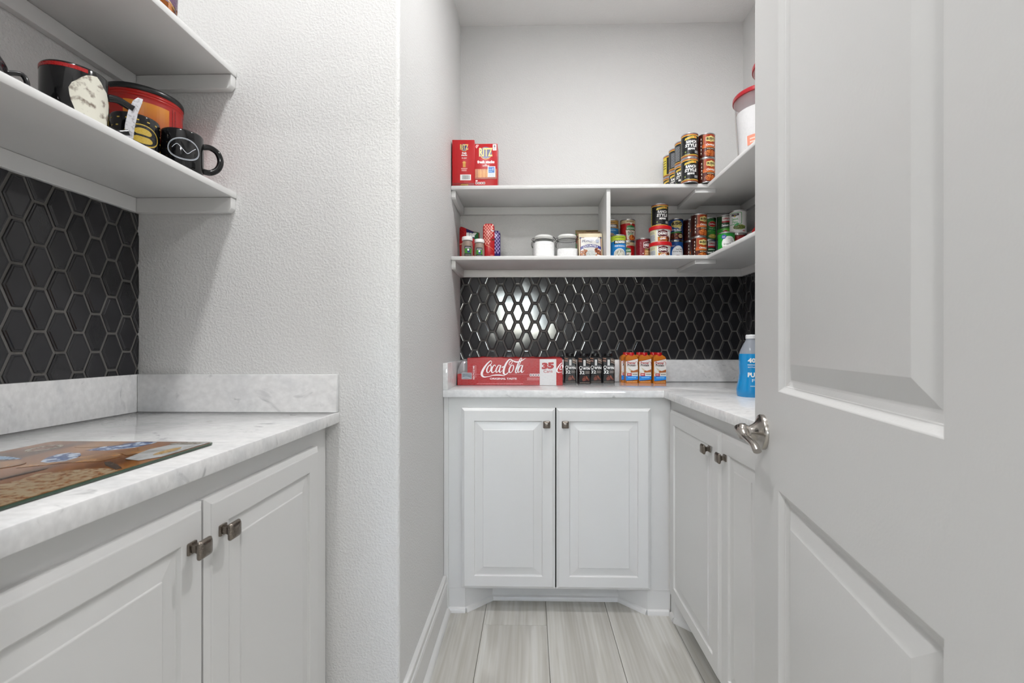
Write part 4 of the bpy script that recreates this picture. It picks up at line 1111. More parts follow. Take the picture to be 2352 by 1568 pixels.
def net_bag(label, x, y, w_, h_, th, c0, c1, c2, dg, full):
    t = thing('snack_bag', label, 'bag', (x, y, LS), R(dg))
    q = w_ / 2
    pts = [(-q * 0.9, 0), (q * 0.9, 0), (q, h_ * 0.06), (q, h_ * 0.90), (q * 0.86, h_ * 0.97), (q * 0.5, h_), (-q * 0.5, h_), (-q * 0.86, h_ * 0.97), (-q, h_ * 0.90), (-q, h_ * 0.06)]
    pouch_mesh(pts, th).build('bag', pm(c0, 0.3), t, smooth=60)
    p = Print()
    P_, F_ = [], []
    n = 4 if full else 3
    dx = w_ * 0.94 / n; dz = dx * 1.25
    r_ = 0
    z = h_ * 0.95
    while z > h_ * (0.40 if full else 0.24):
        for i in range(n + (r_ % 2)):
            u = -w_ * 0.47 + dx * (i + (0.5 if r_ % 2 == 0 else 0.0))
            if full and z < h_ * 0.62 and u > w_ * (0.10 + 0.9 * (z / h_ - 0.40)): continue
            if abs(u) > w_ * 0.45 or (z > h_ * 0.9 and abs(u) > w_ * 0.36): continue
            o = len(P_)
            P_ += [(u, z - dz * 0.40), (u + dx * 0.27, z - dz * 0.06), (u + dx * 0.20, z + dz * 0.14), (u, z + dz * 0.36), (u - dx * 0.27, z + dz * 0.06), (u - dx * 0.20, z - dz * 0.14)]
            F_.append(tuple(range(o, o + 6)))
        z -= dz / 2; r_ += 1
    p.geo(P_, F_, c1)
    if full:
        p.stroke([(-q * 0.9, h_ * 0.42), (-q * 0.2, h_ * 0.38), (q * 0.5, h_ * 0.32), (q * 0.9, h_ * 0.26)], 0.0016, c2).ell(q * 0.75, h_ * 0.55, q * 0.18, h_ * 0.018, '#3A4A1A').lines(q * 0.3, q * 0.85, h_ * 0.12, 3, 0.005, 0.003, '#E89088').ell(q * 0.72, h_ * 0.79, q * 0.24, h_ * 0.022, '#D8D0D0')
    p.build('print', t, fn=swell(pts, th), cut=0.004, vcut=0.007)
net_bag('tall red snack bag with pale diamond pattern', -0.1975, 2.135, 0.054, 0.172, 0.034, '#B0101A', '#F0B0A0', '#E89A70', 0, True)
net_bag('narrow purple snack bag with pale diamonds behind the red one', -0.1675, 2.180, 0.046, 0.150, 0.030, '#2A1264', '#B8A8D8', '#9A88C8', 20, False)
# clamp-lid jars
def clamp_jar(label, x, y, dg, fill, lump, cm):
    t = thing('storage_jar', label, 'jar', (x, y, LS), R(dg), 'glass clamp-lid storage jars')
    sq = lambda z: 5.0 if z < 0.082 else max(2.0, 5.0 - (z - 0.082) * 200)
    hw_ = 0.052
    pr = [(0.0, 0.0), (hw_ - 0.006, 0.0), (hw_, 0.005), (hw_, 0.078), (hw_ - 0.002, 0.086), (hw_ - 0.009, 0.096), (hw_ - 0.010, 0.104), (hw_ - 0.008, 0.106), (hw_ - 0.008, 0.111), (hw_ - 0.011, 0.112)]
    MB().lathe(pr[:-1] + [(hw_ - 0.011, 0.112), (0.0, 0.1121)], 48, sq=sq).build('glass_body', M['glass'], t, smooth=50)
    k = hw_ - 0.003
    cp = [(0.0, 0.003), (k - 0.005, 0.003), (k, 0.007)] + [(k, fill)] + ([(k * 0.6, fill + lump), (0.0, fill + lump * 0.6)] if fill < 0.08 else [(k - 0.006, min(fill + 0.008, 0.096)), (0.0, min(fill + 0.010, 0.097))])
    MB().lathe(cp, 40, sq=sq).build('contents', cm, t, smooth=50)
    MB().lathe([(0.0, 0.1145), (0.040, 0.1145), (0.0445, 0.116), (0.0455, 0.119), (0.0450, 0.123), (0.041, 0.1275), (0.028, 0.1305), (0.0, 0.1315)], 44).build('lid', pm('#EDEDEB', 0.25), t, smooth=50)
    MB().lathe([(0.036, 0.1118), (0.0435, 0.1118), (0.0435, 0.1144), (0.036, 0.1144)], 40).build('gasket', pm('#E4E4E0', 0.5), t)
    wm = MB()
    rw = 0.0455
    wm.tube([(rw * math.cos(a), rw * math.sin(a), 0.1045) for a in [2 * PI * i / 32 for i in range(32)]], 0.0011, 8, closed=True)
    for a0 in (R(-22), R(158)):
        c_, s_ = math.cos(a0), math.sin(a0)
        def q(r_, t_, z_): return (r_ * c_ - t_ * s_, r_ * s_ + t_ * c_, z_)
        wm.tube(spline([q(0.046, -0.010, 0.1045), q(0.054, -0.010, 0.108), q(0.056, -0.010, 0.114), q(0.051, -0.009, 0.119), q(0.047, 0.0, 0.1205), q(0.051, 0.009, 0.119), q(0.056, 0.010, 0.114), q(0.054, 0.010, 0.108), q(0.046, 0.010, 0.1045)], 4), 0.0011, 8)
    c_, s_ = math.cos(R(158)), math.sin(R(158))
    wm.tube(spline([q(0.047, 0.008, 0.1045), q(0.0575, 0.008, 0.101), q(0.0590, 0.008, 0.086), q(0.0560, 0.004, 0.076), q(0.0560, -0.004, 0.076), q(0.0590, -0.008, 0.086), q(0.0575, -0.008, 0.101), q(0.047, -0.008, 0.1045)], 4), 0.0011, 8)
    wm.build('wire_bail', M['wire'], t, smooth=60)
clamp_jar('clear clamp-lid jar filled to the top with white powder', 0.0625, 2.205, 6, 0.088, 0.0, M['flour'])
clamp_jar('clear clamp-lid jar half filled with flour beside the gravy packets', 0.1755, 2.195, -2, 0.056, 0.006, M['flour'])
# packets by the divider
def packet(name, label, x, y, z, w_, h_, th, mat, lean, dg, pr=None, pn='print'):
    t = thing(name, label, 'packet', (x, y, z), R(dg))
    t.rotation_euler = (R(lean), 0, R(dg))
    q = w_ / 2
    pts = [(-q, 0), (q, 0), (q, h_ * 0.5), (q, h_), (-q, h_), (-q, h_ * 0.5)]
    pouch_mesh(pts, th).build('envelope', mat, t, smooth=40)
    if pr:
        p = Print(); pr(p, q, h_); p.build(pn, t, fn=swell(pts, th), cut=0.006, vcut=0.008)
    return t
def pr_gravy(p, q, h):
    p.rect(-q * 0.90, h * 0.05, q * 0.90, h * 0.84, '#7A3A22').rect(-q * 0.84, h * 0.07, q * 0.84, h * 0.82, '#D8D6D2')
    for sx in (-1, 1): p.ell(sx * q * 0.86, h * 0.82, q * 0.09, h * 0.03, '#3A4068')
    p.text('PIONEER', -q * 0.22, h * 0.70, q * 1.02, h * 0.095, '#23285E', 0.02, 0.15, 0.10).lines(-q * 0.1, q * 0.15, h * 0.62, 1, 0.003, 0.002, '#3A4068').ell(q * 0.58, h * 0.68, q * 0.15, h * 0.06, '#B8C0D0').lines(q * 0.45, q * 0.7, h * 0.61, 1, 0.003, 0.002, '#3A4068')
    n = 14; P_, F_ = [], []
    for i in range(n + 1):
        u = -q * 0.88 + q * 1.76 * i / n; a = h * 0.09 * (1 - (2 * i / n - 1) ** 2); P_ += [(u, h * 0.36 + a), (u, h * 0.47 + a)]
    for i in range(n): F_.append((2 * i, 2 * i + 2, 2 * i + 3, 2 * i + 1))
    p.geo(P_, F_, '#33367E').text('COUNTRY', 0, h * 0.455, q * 1.25, h * 0.075, W, 0.02, arc=h * 0.05)
    p.bits(-q * 0.55, h * 0.22, q * 0.28, h * 0.13, ['#8A4A28', '#6A3018', '#A8683C'], 22, 0.007, 3).bits(q * 0.55, h * 0.24, q * 0.28, h * 0.15, ['#A85A2C', '#7A3A1C', '#C07A44'], 24, 0.007, 5)
    p.ell(0.0, h * 0.20, q * 0.42, h * 0.13, '#C4C8C6').bits(0.0, h * 0.20, q * 0.35, h * 0.10, ['#DADCDA', '#A8ACA8'], 20, 0.003, 2).bits(-q * 0.5, h * 0.09, q * 0.18, h * 0.02, ['#4A7A2C'], 8, 0.005, 1)
packet('gravy_packet', 'cream gravy packet with blue banner, frontmost of the packets', 0.2805, 2.134, LS, 0.110, 0.130, 0.016, pm('#D8CBAA', 0.45), -10, -2, pr_gravy)
packet('gravy_packet', 'cream gravy packet peeking out behind the front packet', 0.2895, 2.154, LS, 0.108, 0.126, 0.014, pm('#D2C4A2', 0.45), -10, -2, pr_gravy)
packet('mix_packet', 'brown kraft mix packet standing behind the gravy packets', 0.279, 2.185, LS, 0.112, 0.150, 0.022, M['kraft'], -8, -1)
def pr_olive(p, q, h): p.poly([(-q * 0.15, h * 0.97), (q * 0.95, h * 0.97), (q * 0.95, h * 0.90), (q * 0.2, h * 0.90)], '#3A2414')
packet('mix_packet', 'taller olive brown packet at the back beside the jar', 0.2775, 2.245, LS, 0.112, 0.172, 0.022, mk_speckle('olive_brown_paper', '#8A7848', '#74623A', 90, 0.4, 0.7, 0.6), -6, 0, pr_olive)

packet('mix_packet', 'green and red seasoning packet squeezed between the jar and the brown packet', 0.2485, 2.2140, LS, 0.060, 0.145, 0.010, pm('#2E7A24', 0.35), -6, 0,
       lambda p, q, h: p.rect(-q * 0.95, h * 0.66, q * 0.95, h * 0.95, '#A02820'))

# ================================================================= CRACKER BOXES
def cracker_box(label, x, y, w_, d_, h_, dg, front):
    t = thing('cracker_box', label, 'box', (x, y, US), R(dg), 'red cracker boxes')
    MB().box(-w_ / 2, w_ / 2, -d_ / 2, d_ / 2, 0, h_).build('carton', pm('#BE1019', 0.3), t, bevel=0.0015)
    p = Print(); front(p, w_, h_)
    o = p.build('print', t); o.location = (0, -d_ / 2 - 0.0003, 0)
    return t
def ritz_logo(p, cx, cy, s):
    p.ell(cx, cy - 0.002 * s, 0.0245 * s, 0.0245 * s, '#E8B850', 32).ell(cx, cy, 0.0235 * s, 0.0235 * s, '#1F2070', 32)
    p.text('RITZ', cx - 0.001 * s, cy + 0.001 * s, 0.054 * s, 0.0345 * s, '#14124A', 0.06).text('RITZ', cx, cy + 0.002 * s, 0.054 * s, 0.0345 * s, '#EBCB72', 0.03)
    p.lines(cx - 0.011 * s, cx + 0.011 * s, cy - 0.0195 * s, 1, 0.002, 0.0022 * s, '#B8B0D8')
def f_side(p, w, h):
    p.rect(-w / 2 + 0.001, 0.001, w / 2 - 0.001, 0.012, '#8A0C12').poly([(-0.015, 0.001), (0.022, 0.001), (0.022, 0.007), (-0.008, 0.007)], '#A8843A')
    ritz_logo(p, 0.004, h * 0.835, 0.68)
    p.text('fresh', 0.004, h * 0.712, 0.020, 0.009, W, 0.04).text('stacks', 0.004, h * 0.665, 0.026, 0.0075, W, 0.04).text('the original', 0.004, h * 0.60, 0.022, 0.0075, W, 0.02, 0.15)
    p.rect(-0.002, h * 0.40, 0.010, h * 0.50, '#D89A3C').poly([(-0.002, h * 0.53), (0.010, h * 0.53), (0.007, h * 0.50), (0.001, h * 0.50)], '#E4AE50').ell(0.004, h * 0.50, 0.009, 0.0025, '#E4AE50')
    p.lines(-0.010, 0.018, h * 0.36, 1, 0.005, 0.004, '#F0B8B0').lines(-0.008, 0.014, h * 0.335, 2, 0.004, 0.0022, '#F0B8B0')
    p.rect(-0.014, h * 0.115, 0.034, h * 0.24, W)
    rnd = random.Random(4); u = -0.006
    while u < 0.026:
        e = u + rnd.choice((0.0006, 0.0011, 0.0018)); p.rect(u, h * 0.135, e, h * 0.225, '#34343A'); u = e + rnd.choice((0.0007, 0.0012))
    p.stroke([(-w * 0.28, 0.012), (-w * 0.28, h - 0.004)], 0.0006, '#A00C14')
def f_front(p, w, h):
    ritz_logo(p, 0.0, h * 0.785, 1.12)
    p.rect(w * 0.30, h * 0.835, w * 0.46, h * 0.985, '#EFE8E4').text('8', w * 0.38, h * 0.935, 0.0075, 0.0095, '#2A2A30', 0.03).lines(w * 0.33, w * 0.43, h * 0.885, 2, 0.005, 0.003, '#B0A8B8')
    p.poly([(-w * 0.45, h * 0.93), (-w * 0.42, h * 0.975), (-w * 0.31, h * 0.975), (-w * 0.35, h * 0.925), (-w * 0.41, h * 0.89)], '#F0C8C4').poly([(-w * 0.43, h * 0.93), (-w * 0.40, h * 0.965), (-w * 0.33, h * 0.965), (-w * 0.36, h * 0.925), (-w * 0.41, h * 0.90)], '#BE1019').stroke([(-w * 0.42, h * 0.905), (-w * 0.34, h * 0.965)], 0.0014, '#F0C8C4')
    p.text('fresh stacks', 0.0, h * 0.565, 0.077, 0.0135, W, 0.05).text('the', 0.0, h * 0.505, 0.008, 0.0045, W, 0.02).text('original', 0.0, h * 0.468, 0.030, 0.0085, W, 0.03, 0.15)
    p.rect(-w * 0.47, h * 0.16, w * 0.47, h * 0.395, '#B4642C')
    for i in range(9): p.ell(-w * 0.30 + i * w * 0.075, h * 0.28, w * 0.042, h * 0.118, ('#D08A44', '#E0A058')[i % 2], 16)
    p.rect(-w * 0.47, h * 0.15, w * 0.47, h * 0.19, '#9C3A1C')
    p.rect(w * 0.08, h * 0.195, w * 0.41, h * 0.455, '#E8EAEE').rect(w * 0.115, h * 0.30, w * 0.375, h * 0.44, '#1C6EBE').text('i', w * 0.31, h * 0.385, 0.003, 0.012, W, 0.06).lines(w * 0.13, w * 0.27, h * 0.37, 2, 0.008, 0.003, '#9CC8F0').lines(w * 0.12, w * 0.37, h * 0.27, 3, 0.006, 0.002, '#A8B8C8')
    for i in range(4):
        u = -w * 0.46 + i * w * 0.11; p.rect(u, h * 0.03, u + w * 0.095, h * 0.085, '#EAD8D4').rect(u + w * 0.015, h * 0.045, u + w * 0.08, h * 0.07, '#5A1A1C')
    p.rect(-w * 0.45, h * 0.10, -w * 0.36, h * 0.13, '#EAD8D4')
cracker_box('red cracker box turned side-on against the corridor wall', -0.3035, 2.098, 0.100, 0.130, 0.205, 1.5, f_side)
cracker_box('red cracker box showing its front with a blue sticker', -0.2005, 2.072, 0.103, 0.075, 0.187, -0.5, f_front)

# ================================================================= TUBS WITH RED LIDS
def lid_tub(label, x, y, dg):
    t = thing('storage_tub', label, 'tub', (x, y, US), R(dg), 'clear round tubs with red lids')
    MB().lathe([(0.0, 0.002), (0.082, 0.0), (0.085, 0.004), (0.100, 0.238), (0.102, 0.240), (0.102, 0.244), (0.098, 0.244), (0.096, 0.238), (0.081, 0.006), (0.0, 0.006)], 48).build('body', M['tub'], t, smooth=50)
    MB().lathe([(0.0, 0.252), (0.094, 0.252), (0.097, 0.258), (0.103, 0.259), (0.1055, 0.256), (0.1055, 0.243), (0.103, 0.241), (0.0, 0.245)], 48).build('lid', pm('#A01824', 0.3), t, smooth=50)
    MB().lathe([(0.0, 0.008), (0.079, 0.008), (0.092, 0.192), (0.070, 0.200), (0.03, 0.188), (0.0, 0.192)], 40).build('contents', M['flour'], t, smooth=50)
    p = Print(); p.grid(-0.055, 0.046, 0.055, 0.082, '#E8957C', 12).lines(-0.045, 0.045, 0.066, 2, 0.012, 0.005, '#F8D8CC')
    p.build('label', t, cyl=lambda v: 0.0858 + 0.015 * v / 0.234)
lid_tub('clear tub of white powder with red lid, farther along the upper right shelf', 0.905, 1.801, -24)
lid_tub('clear tub with red lid, nearer the camera behind the door edge', 0.878, 1.584, -30)

# ================================================================= ON THE FAR WORKTOP
# --- shrink-wrapped cans
ck = thing('soda_pack', 'red shrink-wrapped pack of soda cans on the far worktop', 'soda pack', (-0.0945, 2.060, ZW))
cw, cdp, chh = 0.478, 0.215, 0.122
rnd = random.Random(2)
def bumpy(x0, x1, z0, z1, amp):
    mb = MB(); nx, ny = 26, 10
    vs_, fs = [], []
    for j in range(ny + 1):
        for i in range(nx + 1):
            u, v = i / nx, j / ny
            z = z1 + amp * (math.sin(u * 22 + 1.3 * j) * 0.4 + rnd.uniform(-0.5, 0.5)) * (0.35 if j in (0, ny) else 1)
            if j == 0: z += amp * 0.8 * math.exp(-((u - 0.22) / 0.13) ** 2)
            vs_.append((x0 + (x1 - x0) * u, cdp * v, z))
    for j in range(ny):
        for i in range(nx): fs.append((j * (nx + 1) + i, j * (nx + 1) + i + 1, (j + 1) * (nx + 1) + i + 1, (j + 1) * (nx + 1) + i))
    o = len(vs_)
    rim = [i for i in range(nx + 1)] + [(j * (nx + 1) + nx) for j in range(1, ny + 1)] + [ny * (nx + 1) + i for i in range(nx - 1, -1, -1)] + [j * (nx + 1) for j in range(ny - 1, 0, -1)]
    for k in rim: vs_.append((vs_[k][0], vs_[k][1], z0))
    n = len(rim)
    for k in range(n): fs.append((rim[k], rim[(k + 1) % n], o + (k + 1) % n, o + k))
    fs.append(tuple(range(o, o + n)))
    return mb.add(vs_, fs)
MB().box(-cw / 2, cw / 2, 0.0, cdp, 0.0, 0.052).build('tray', pm('#A4040C', 0.3), ck, bevel=0.003)
bumpy(-cw / 2 + 0.046, cw / 2 - 0.002, 0.052, chh, 0.006).build('wrap', pm('#A4040C', 0.3), ck, smooth=60)
fm_ = MB().prism_y([(-cw / 2, 0.0522), (-cw / 2 + 0.046, 0.0522), (-cw / 2 + 0.046, 0.112), (-cw / 2 + 0.026, 0.113), (-cw / 2 + 0.006, 0.082)], 0.001, cdp - 0.002)
fm_.build('clear_film', M['film'], ck)
for r_ in range(3): MB().lathe([(0, 0.053), (0.019, 0.053), (0.0205, 0.057), (0.0205, 0.100), (0.017, 0.106), (0, 0.107)], 24, cx=-cw / 2 + 0.0235, cy=0.042 + 0.055 * r_).build('soda_can', pm('#B8B0B4', 0.25, 0.8), ck)
p = Print()
p.rect(-cw / 2 + 0.001, 0.001, cw / 2 - 0.001, 0.050, '#A4040C').rect(-cw / 2 + 0.047, 0.049, cw / 2 - 0.003, chh - 0.004, '#A4040C')
uA, uB = cw / 2 - 0.104, cw / 2 - 0.029
p.rect(uA, 0.001, uB, chh - 0.003, '#D8D6D6').text('35', (uA + uB) / 2 - 0.001, 0.089, 0.056, 0.030, '#A4141C', 0.07, 0.05, 0.05).text('Cans', (uA + uB) / 2, 0.0645, 0.041, 0.0135, '#A4343A', 0.01, 0.0, 0.04)
def script(p, ox, oy, s, m, part=False):
    """flowing script lettering of the pack, drawn stroke by stroke in a box 10 wide"""
    def st(pts, wd): p.stroke([(ox + a * s, oy + b * s, (q[0] if q else 1.0)) for a, b, *q in pts], wd * s, m, 7)
    # first capital: long bowl with a tail that runs under the word
    st([(2.35, 3.05, .3), (2.15, 3.35, .5), (1.85, 3.2, .7), (1.2, 2.55, 1.1), (0.55, 1.6, 1.5), (0.15, 0.7, 1.7), (0.2, 0.1, 1.5), (0.7, -0.22, .9), (1.6, -0.12, .5), (2.6, 0.12, .6), (3.6, 0.22, 1.0), (4.4, 0.16, .7), (5.2, 0.05, .3)], 0.30)
    st([(2.35, 3.05, .3), (2.2, 2.7, .45), (1.9, 2.4, .5), (1.75, 2.5, .4)], 0.28)
    def o_(x, k=1.0):
        st([(x + .75, 2.45, .5), (x + .35, 2.1, 1.0), (x + .05, 1.4, 1.3), (x + .12, .85, 1.1), (x + .45, .78, .6), (x + .85, 1.3, .8), (x + 1.02, 2.0, .9), (x + .9, 2.4, .7), (x + .65, 2.35, .4)], 0.24 * k)
    o_(1.2)
    st([(3.15, 2.1, .6), (3.05, 2.4, .7), (2.75, 2.3, .8), (2.4, 1.7, 1.2), (2.3, 1.05, 1.3), (2.5, .75, .9), (2.95, 1.0, .5), (3.3, 1.4, .4)], 0.24)
    def a_(x):
        st([(x + 1.0, 2.2, .6), (x + .75, 2.42, .6), (x + .4, 2.05, 1.0), (x + .08, 1.3, 1.3), (x + .15, .85, 1.0), (x + .45, .95, .5), (x + .85, 1.55, .6), (x + 1.12, 2.35, .9)], 0.24)
        st([(x + 1.15, 2.4, 1.0), (x + .85, 1.4, 1.3), (x + .85, .9, 1.2), (x + 1.1, .85, .6), (x + 1.45, 1.25, .3)], 0.24)
    a_(3.2)
    st([(4.55, 1.9, 1.0), (5.0, 2.1, 1.0)], 0.22)
    # second capital with its looped top and the long bar
    st([(6.45, 2.35, .4), (6.2, 2.55, .5), (6.25, 3.0, .6), (6.6, 3.35, .7), (6.95, 3.3, .6), (6.75, 2.85, .5), (6.4, 2.35, .5)], 0.22)
    st([(6.85, 3.55, .5), (6.35, 3.7, .7), (5.8, 3.2, 1.1), (5.3, 2.3, 1.4), (4.98, 1.3, 1.6), (5.0, .6, 1.4), (5.35, .32, .9), (5.9, .7, .6), (6.2, 1.2, .3)], 0.28)
    if part: return
    st([(6.85, 3.5, .4), (7.4, 3.2, 1.0), (8.0, 3.1, 1.2), (8.7, 3.3, .9), (9.3, 3.6, .6), (9.85, 3.95, .2)], 0.26)
    o_(6.15)
    st([(7.55, 1.0, .3), (8.1, 1.9, .5), (8.75, 3.2, .6), (8.95, 3.85, .6), (8.75, 3.95, .5), (8.4, 3.3, .9), (7.85, 1.9, 1.3), (7.6, 1.0, 1.2), (7.75, .7, .8), (8.1, 1.0, .3)], 0.24)
    a_(8.05)
p_c = p
script(p, -0.130, 0.0425, 0.0205, '#F0EAEA')
p.text('ORIGINAL TASTE', -0.030, 0.0305, 0.122, 0.0088, '#F4E8E8', 0.03)
for i in range(4): p.rect(0.090 + i * 0.0115, 0.041, 0.100 + i * 0.0115, 0.053, '#EAE0E0').rect(0.0925 + i * 0.0115, 0.044, 0.0975 + i * 0.0115, 0.050, '#3A3038')
p.lines(0.078, 0.132, 0.0315, 2, 0.007, 0.003, '#E8A8A8').lines(-0.15, 0.06, 0.006, 1, 0.007, 0.0032, '#D87880')
p.text('RECYCLE ME', -cw / 2 + 0.075, 0.058, 0.062, 0.0085, '#F0D8D8', 0.03, 0, R(90)).lines(-cw / 2 + 0.083, -cw / 2 + 0.086, 0.085, 8, 0.007, 0.005, '#D88A8A')
p.rect(-cw / 2 + 0.020, 0.028, -cw / 2 + 0.066, 0.057, '#C8CCD0').rect(-cw / 2 + 0.022, 0.030, -cw / 2 + 0.064, 0.055, '#7A8088').stroke([(-cw / 2 + 0.024, 0.034), (-cw / 2 + 0.04, 0.037), (-cw / 2 + 0.06, 0.033)], 0.003, '#C0C8D0')
p.stroke([(-0.19, 0.0500), (-0.05, 0.0496), (0.13, 0.0500)], 0.0007, '#E8B0B0')
p.build('print', ck, loc=(0, -0.0008, 0))
p = Print(); p.rect(uB + 0.001, 0.053, cw / 2 - 0.005, 0.112, '#A4040C'); script(p, uB + 0.001, 0.062, 0.0125, '#F0EAEA', True); p.build('print', ck, loc=(0, -0.0009, 0), clip=(uB, 0.0, cw / 2 - 0.004, 0.12))

# --- drink cartons
def carton_geo(w_, d_, h_):
    """eight-sided shoulders, the tall drink carton shape"""
    def sec(k, c_, z): a, b = w_ / 2 * k, d_ / 2 * k; return [(-a + c_, -b, z), (a - c_, -b, z), (a, -b + c_, z), (a, b - c_, z), (a - c_, b, z), (-a + c_, b, z), (-a, b - c_, z), (-a, -b + c_, z)]
    ss = [sec(1, 0.003, 0.0), sec(1, 0.008, h_ * 0.42), sec(1, 0.003, h_ * 0.80), sec(0.90, 0.004, h_ * 0.86), sec(0.52, 0.004, h_ * 0.925)]
    mb = MB(); vs_ = [q for s_ in ss for q in s_]; fs = []
    for j in range(len(ss) - 1):
        for i in range(8): fs.append((j * 8 + i, j * 8 + (i + 1) % 8, (j + 1) * 8 + (i + 1) % 8, (j + 1) * 8 + i))
    fs += [tuple(range(8)), tuple(range(32, 40))]
    return mb.add(vs_, fs)
def cap_geo(z0, z1, r): return MB().lathe([(0, z0), (r * 1.08, z0), (r * 1.08, z0 + 0.003), (r, z0 + 0.004), (r, z1 - 0.002), (r * 0.93, z1), (0, z1)], 28)
_ct = {}
def carton(kind, label, x, y, dg, group):
    t = thing('drink_carton', label, 'carton', (x, y, ZW), R(dg), group)
    if kind not in _ct:
        if kind == 'dark':
            w_, d_, h_ = 0.0590, 0.044, 0.142
            a = carton_geo(w_, d_, h_).build('carton', pm('#0B0B0D', 0.3), smooth=20)
            b = cap_geo(h_ * 0.90, h_, 0.019).build('cap', pm('#08080A', 0.4))
            p = Print(); v = h_
            for i, (z, cc) in enumerate(((0.855, '#A8745C'), (0.81, '#5A3428'), (0.772, '#B08070'), (0.735, '#40241C'))):
                p.poly([(-0.028, v * z), (-0.012, v * (z - 0.015)), (-0.012, v * (z - 0.04)), (-0.028, v * (z - 0.022))], cc)
                p.poly([(0.010, v * (z - 0.01)), (0.028, v * (z - 0.06)), (0.028, v * (z - 0.08)), (0.010, v * (z - 0.035))], ('#8A7468', '#C8B8A8', '#6A5448', '#9A8070')[i])
            p.rect(-0.005, v * 0.60, 0.005, v * 0.79, W).lines(-0.0025, 0.0025, v * 0.76, 9, 0.0026, 0.0012, '#3A3A3A')
            p.lines(-0.010, 0.024, v * 0.575, 1, 0.002, 0.0014, '#C8C8C8')
            p.ring(-0.0175, v * 0.535, 0.0075, 0.0080, 0.0024, W, 24).rect(-0.024, v * 0.455, -0.011, v * 0.472, W).text('WYN', 0.009, v * 0.510, 0.034, 0.0125, W, 0.05)
            p.text('32', -0.0115, v * 0.375, 0.024, 0.0155, W, 0.025).lines(0.004, 0.025, v * 0.405, 3, 0.0045, 0.0018, '#B8B0A8')
            p.bits(0.0, v * 0.16, 0.019, 0.011, ['#5A2418', '#7A3826', '#3A140C'], 14, 0.006, 4, 0.75).ell(-0.002, v * 0.15, 0.009, 0.008, '#7A4034').ell(0.011, v * 0.205, 0.004, 0.009, '#8A4A38', rot=0.4)
            p.lines(-0.022, 0.024, v * 0.03, 1, 0.002, 0.0022, '#9A8A7A')
            c_ = p.build('print', None)
        else:
            w_, d_, h_ = 0.0600, 0.044, 0.147
            a = carton_geo(w_, d_, h_).build('carton', pm('#B86A1E', 0.25), smooth=20)
            b = cap_geo(h_ * 0.885, h_, 0.0155).build('cap', pm('#B01018', 0.3))
            p = Print(); v = h_
            p.poly([(-0.0285, v * 0.25), (0.0285, v * 0.25), (0.0285, v * 0.80), (0.0, v * 0.755), (-0.0285, v * 0.715)], '#E6E4E0').stroke([(-0.0285, v * 0.715), (0.0, v * 0.752), (0.0285, v * 0.80)], 0.0014, '#8A1218')
            p.text('Premier', -0.002, v * 0.665, 0.042, 0.0125, '#A81420', 0.03, 0.12).text('Protein', -0.002, v * 0.590, 0.040, 0.0125, '#3A1A24', 0.03, 0.12).stroke([(0.012, v * 0.72, .4), (0.024, v * 0.70), (0.0275, v * 0.64), (0.024, v * 0.57, .4)], 0.0018, '#A81420')
            p.poly([(-0.020, v * 0.52), (-0.006, v * 0.36), (0.002, v * 0.36), (-0.004, v * 0.45)], '#CFC4AA').poly([(-0.006, v * 0.345), (0.028, v * 0.36), (0.028, v * 0.455), (0.008, v * 0.405), (-0.004, v * 0.425)], '#A8602C').poly([(-0.0285, v * 0.255), (0.028, v * 0.255), (0.028, v * 0.345), (-0.010, v * 0.33), (-0.0285, v * 0.39)], '#D8D0BC')
            p.rect(-0.0285, v * 0.235, 0.0285, v * 0.315, '#E8E6E2').rect(-0.023, v * 0.225, -0.001, v * 0.325, '#B8161E').text('30g', -0.012, v * 0.275, 0.016, 0.0095, '#F4D8D4', 0.04).lines(0.003, 0.026, v * 0.275, 1, 0.003, 0.004, '#5A5A60')
            p.poly([(-0.0285, v * 0.085), (0.0, v * 0.10), (0.0285, v * 0.125), (0.0285, v * 0.235), (-0.0285, v * 0.235)], '#2488DC').stroke([(-0.0285, v * 0.083), (0.0, v * 0.098), (0.0285, v * 0.123)], 0.0016, '#1A2A5A').lines(-0.018, 0.020, v * 0.175, 1, 0.004, 0.0036, '#9AD0F8').lines(-0.024, 0.024, v * 0.04, 1, 0.003, 0.003, '#E8B878')
            c_ = p.build('print', None)
        _ct[kind] = (a.data, b.data, c_.data, d_)
        for o in (a, b, c_): bpy.data.objects.remove(o)
    a, b, c_, d_ = _ct[kind]
    link('carton', a, t); link('cap', b, t); link('print', c_, t, (0, -d_ / 2 - 0.0006, 0))
go = 'dark drink cartons with black caps'
for x, y, dg, lb in ((0.1905, 2.216, 0, 'black drink carton nearest the red soda pack'), (0.2515, 2.168, 3, 'black drink carton set slightly forward, second from the soda pack'),
                     (0.3135, 2.219, 0, 'black drink carton, third from the soda pack'), (0.3755, 2.220, -2, 'black drink carton nearest the orange cartons')):
    carton('dark', lb, x, y, dg, go)
gp = 'orange and white drink cartons with red caps'
for x, y, dg, lb in ((0.4840, 2.212, 0, 'front orange drink carton nearest the black cartons'), (0.5480, 2.213, 0, 'front orange drink carton in the middle of its row'), (0.6130, 2.196, 2, 'front orange drink carton farthest right, set forward'),
                     (0.4715, 2.262, 2, 'rear orange drink carton behind the left one'), (0.5370, 2.264, 0, 'rear orange drink carton behind the middle one'), (0.6040, 2.258, -3, 'rear orange drink carton behind the right one')):
    carton('orange', lb, x, y, dg, gp)

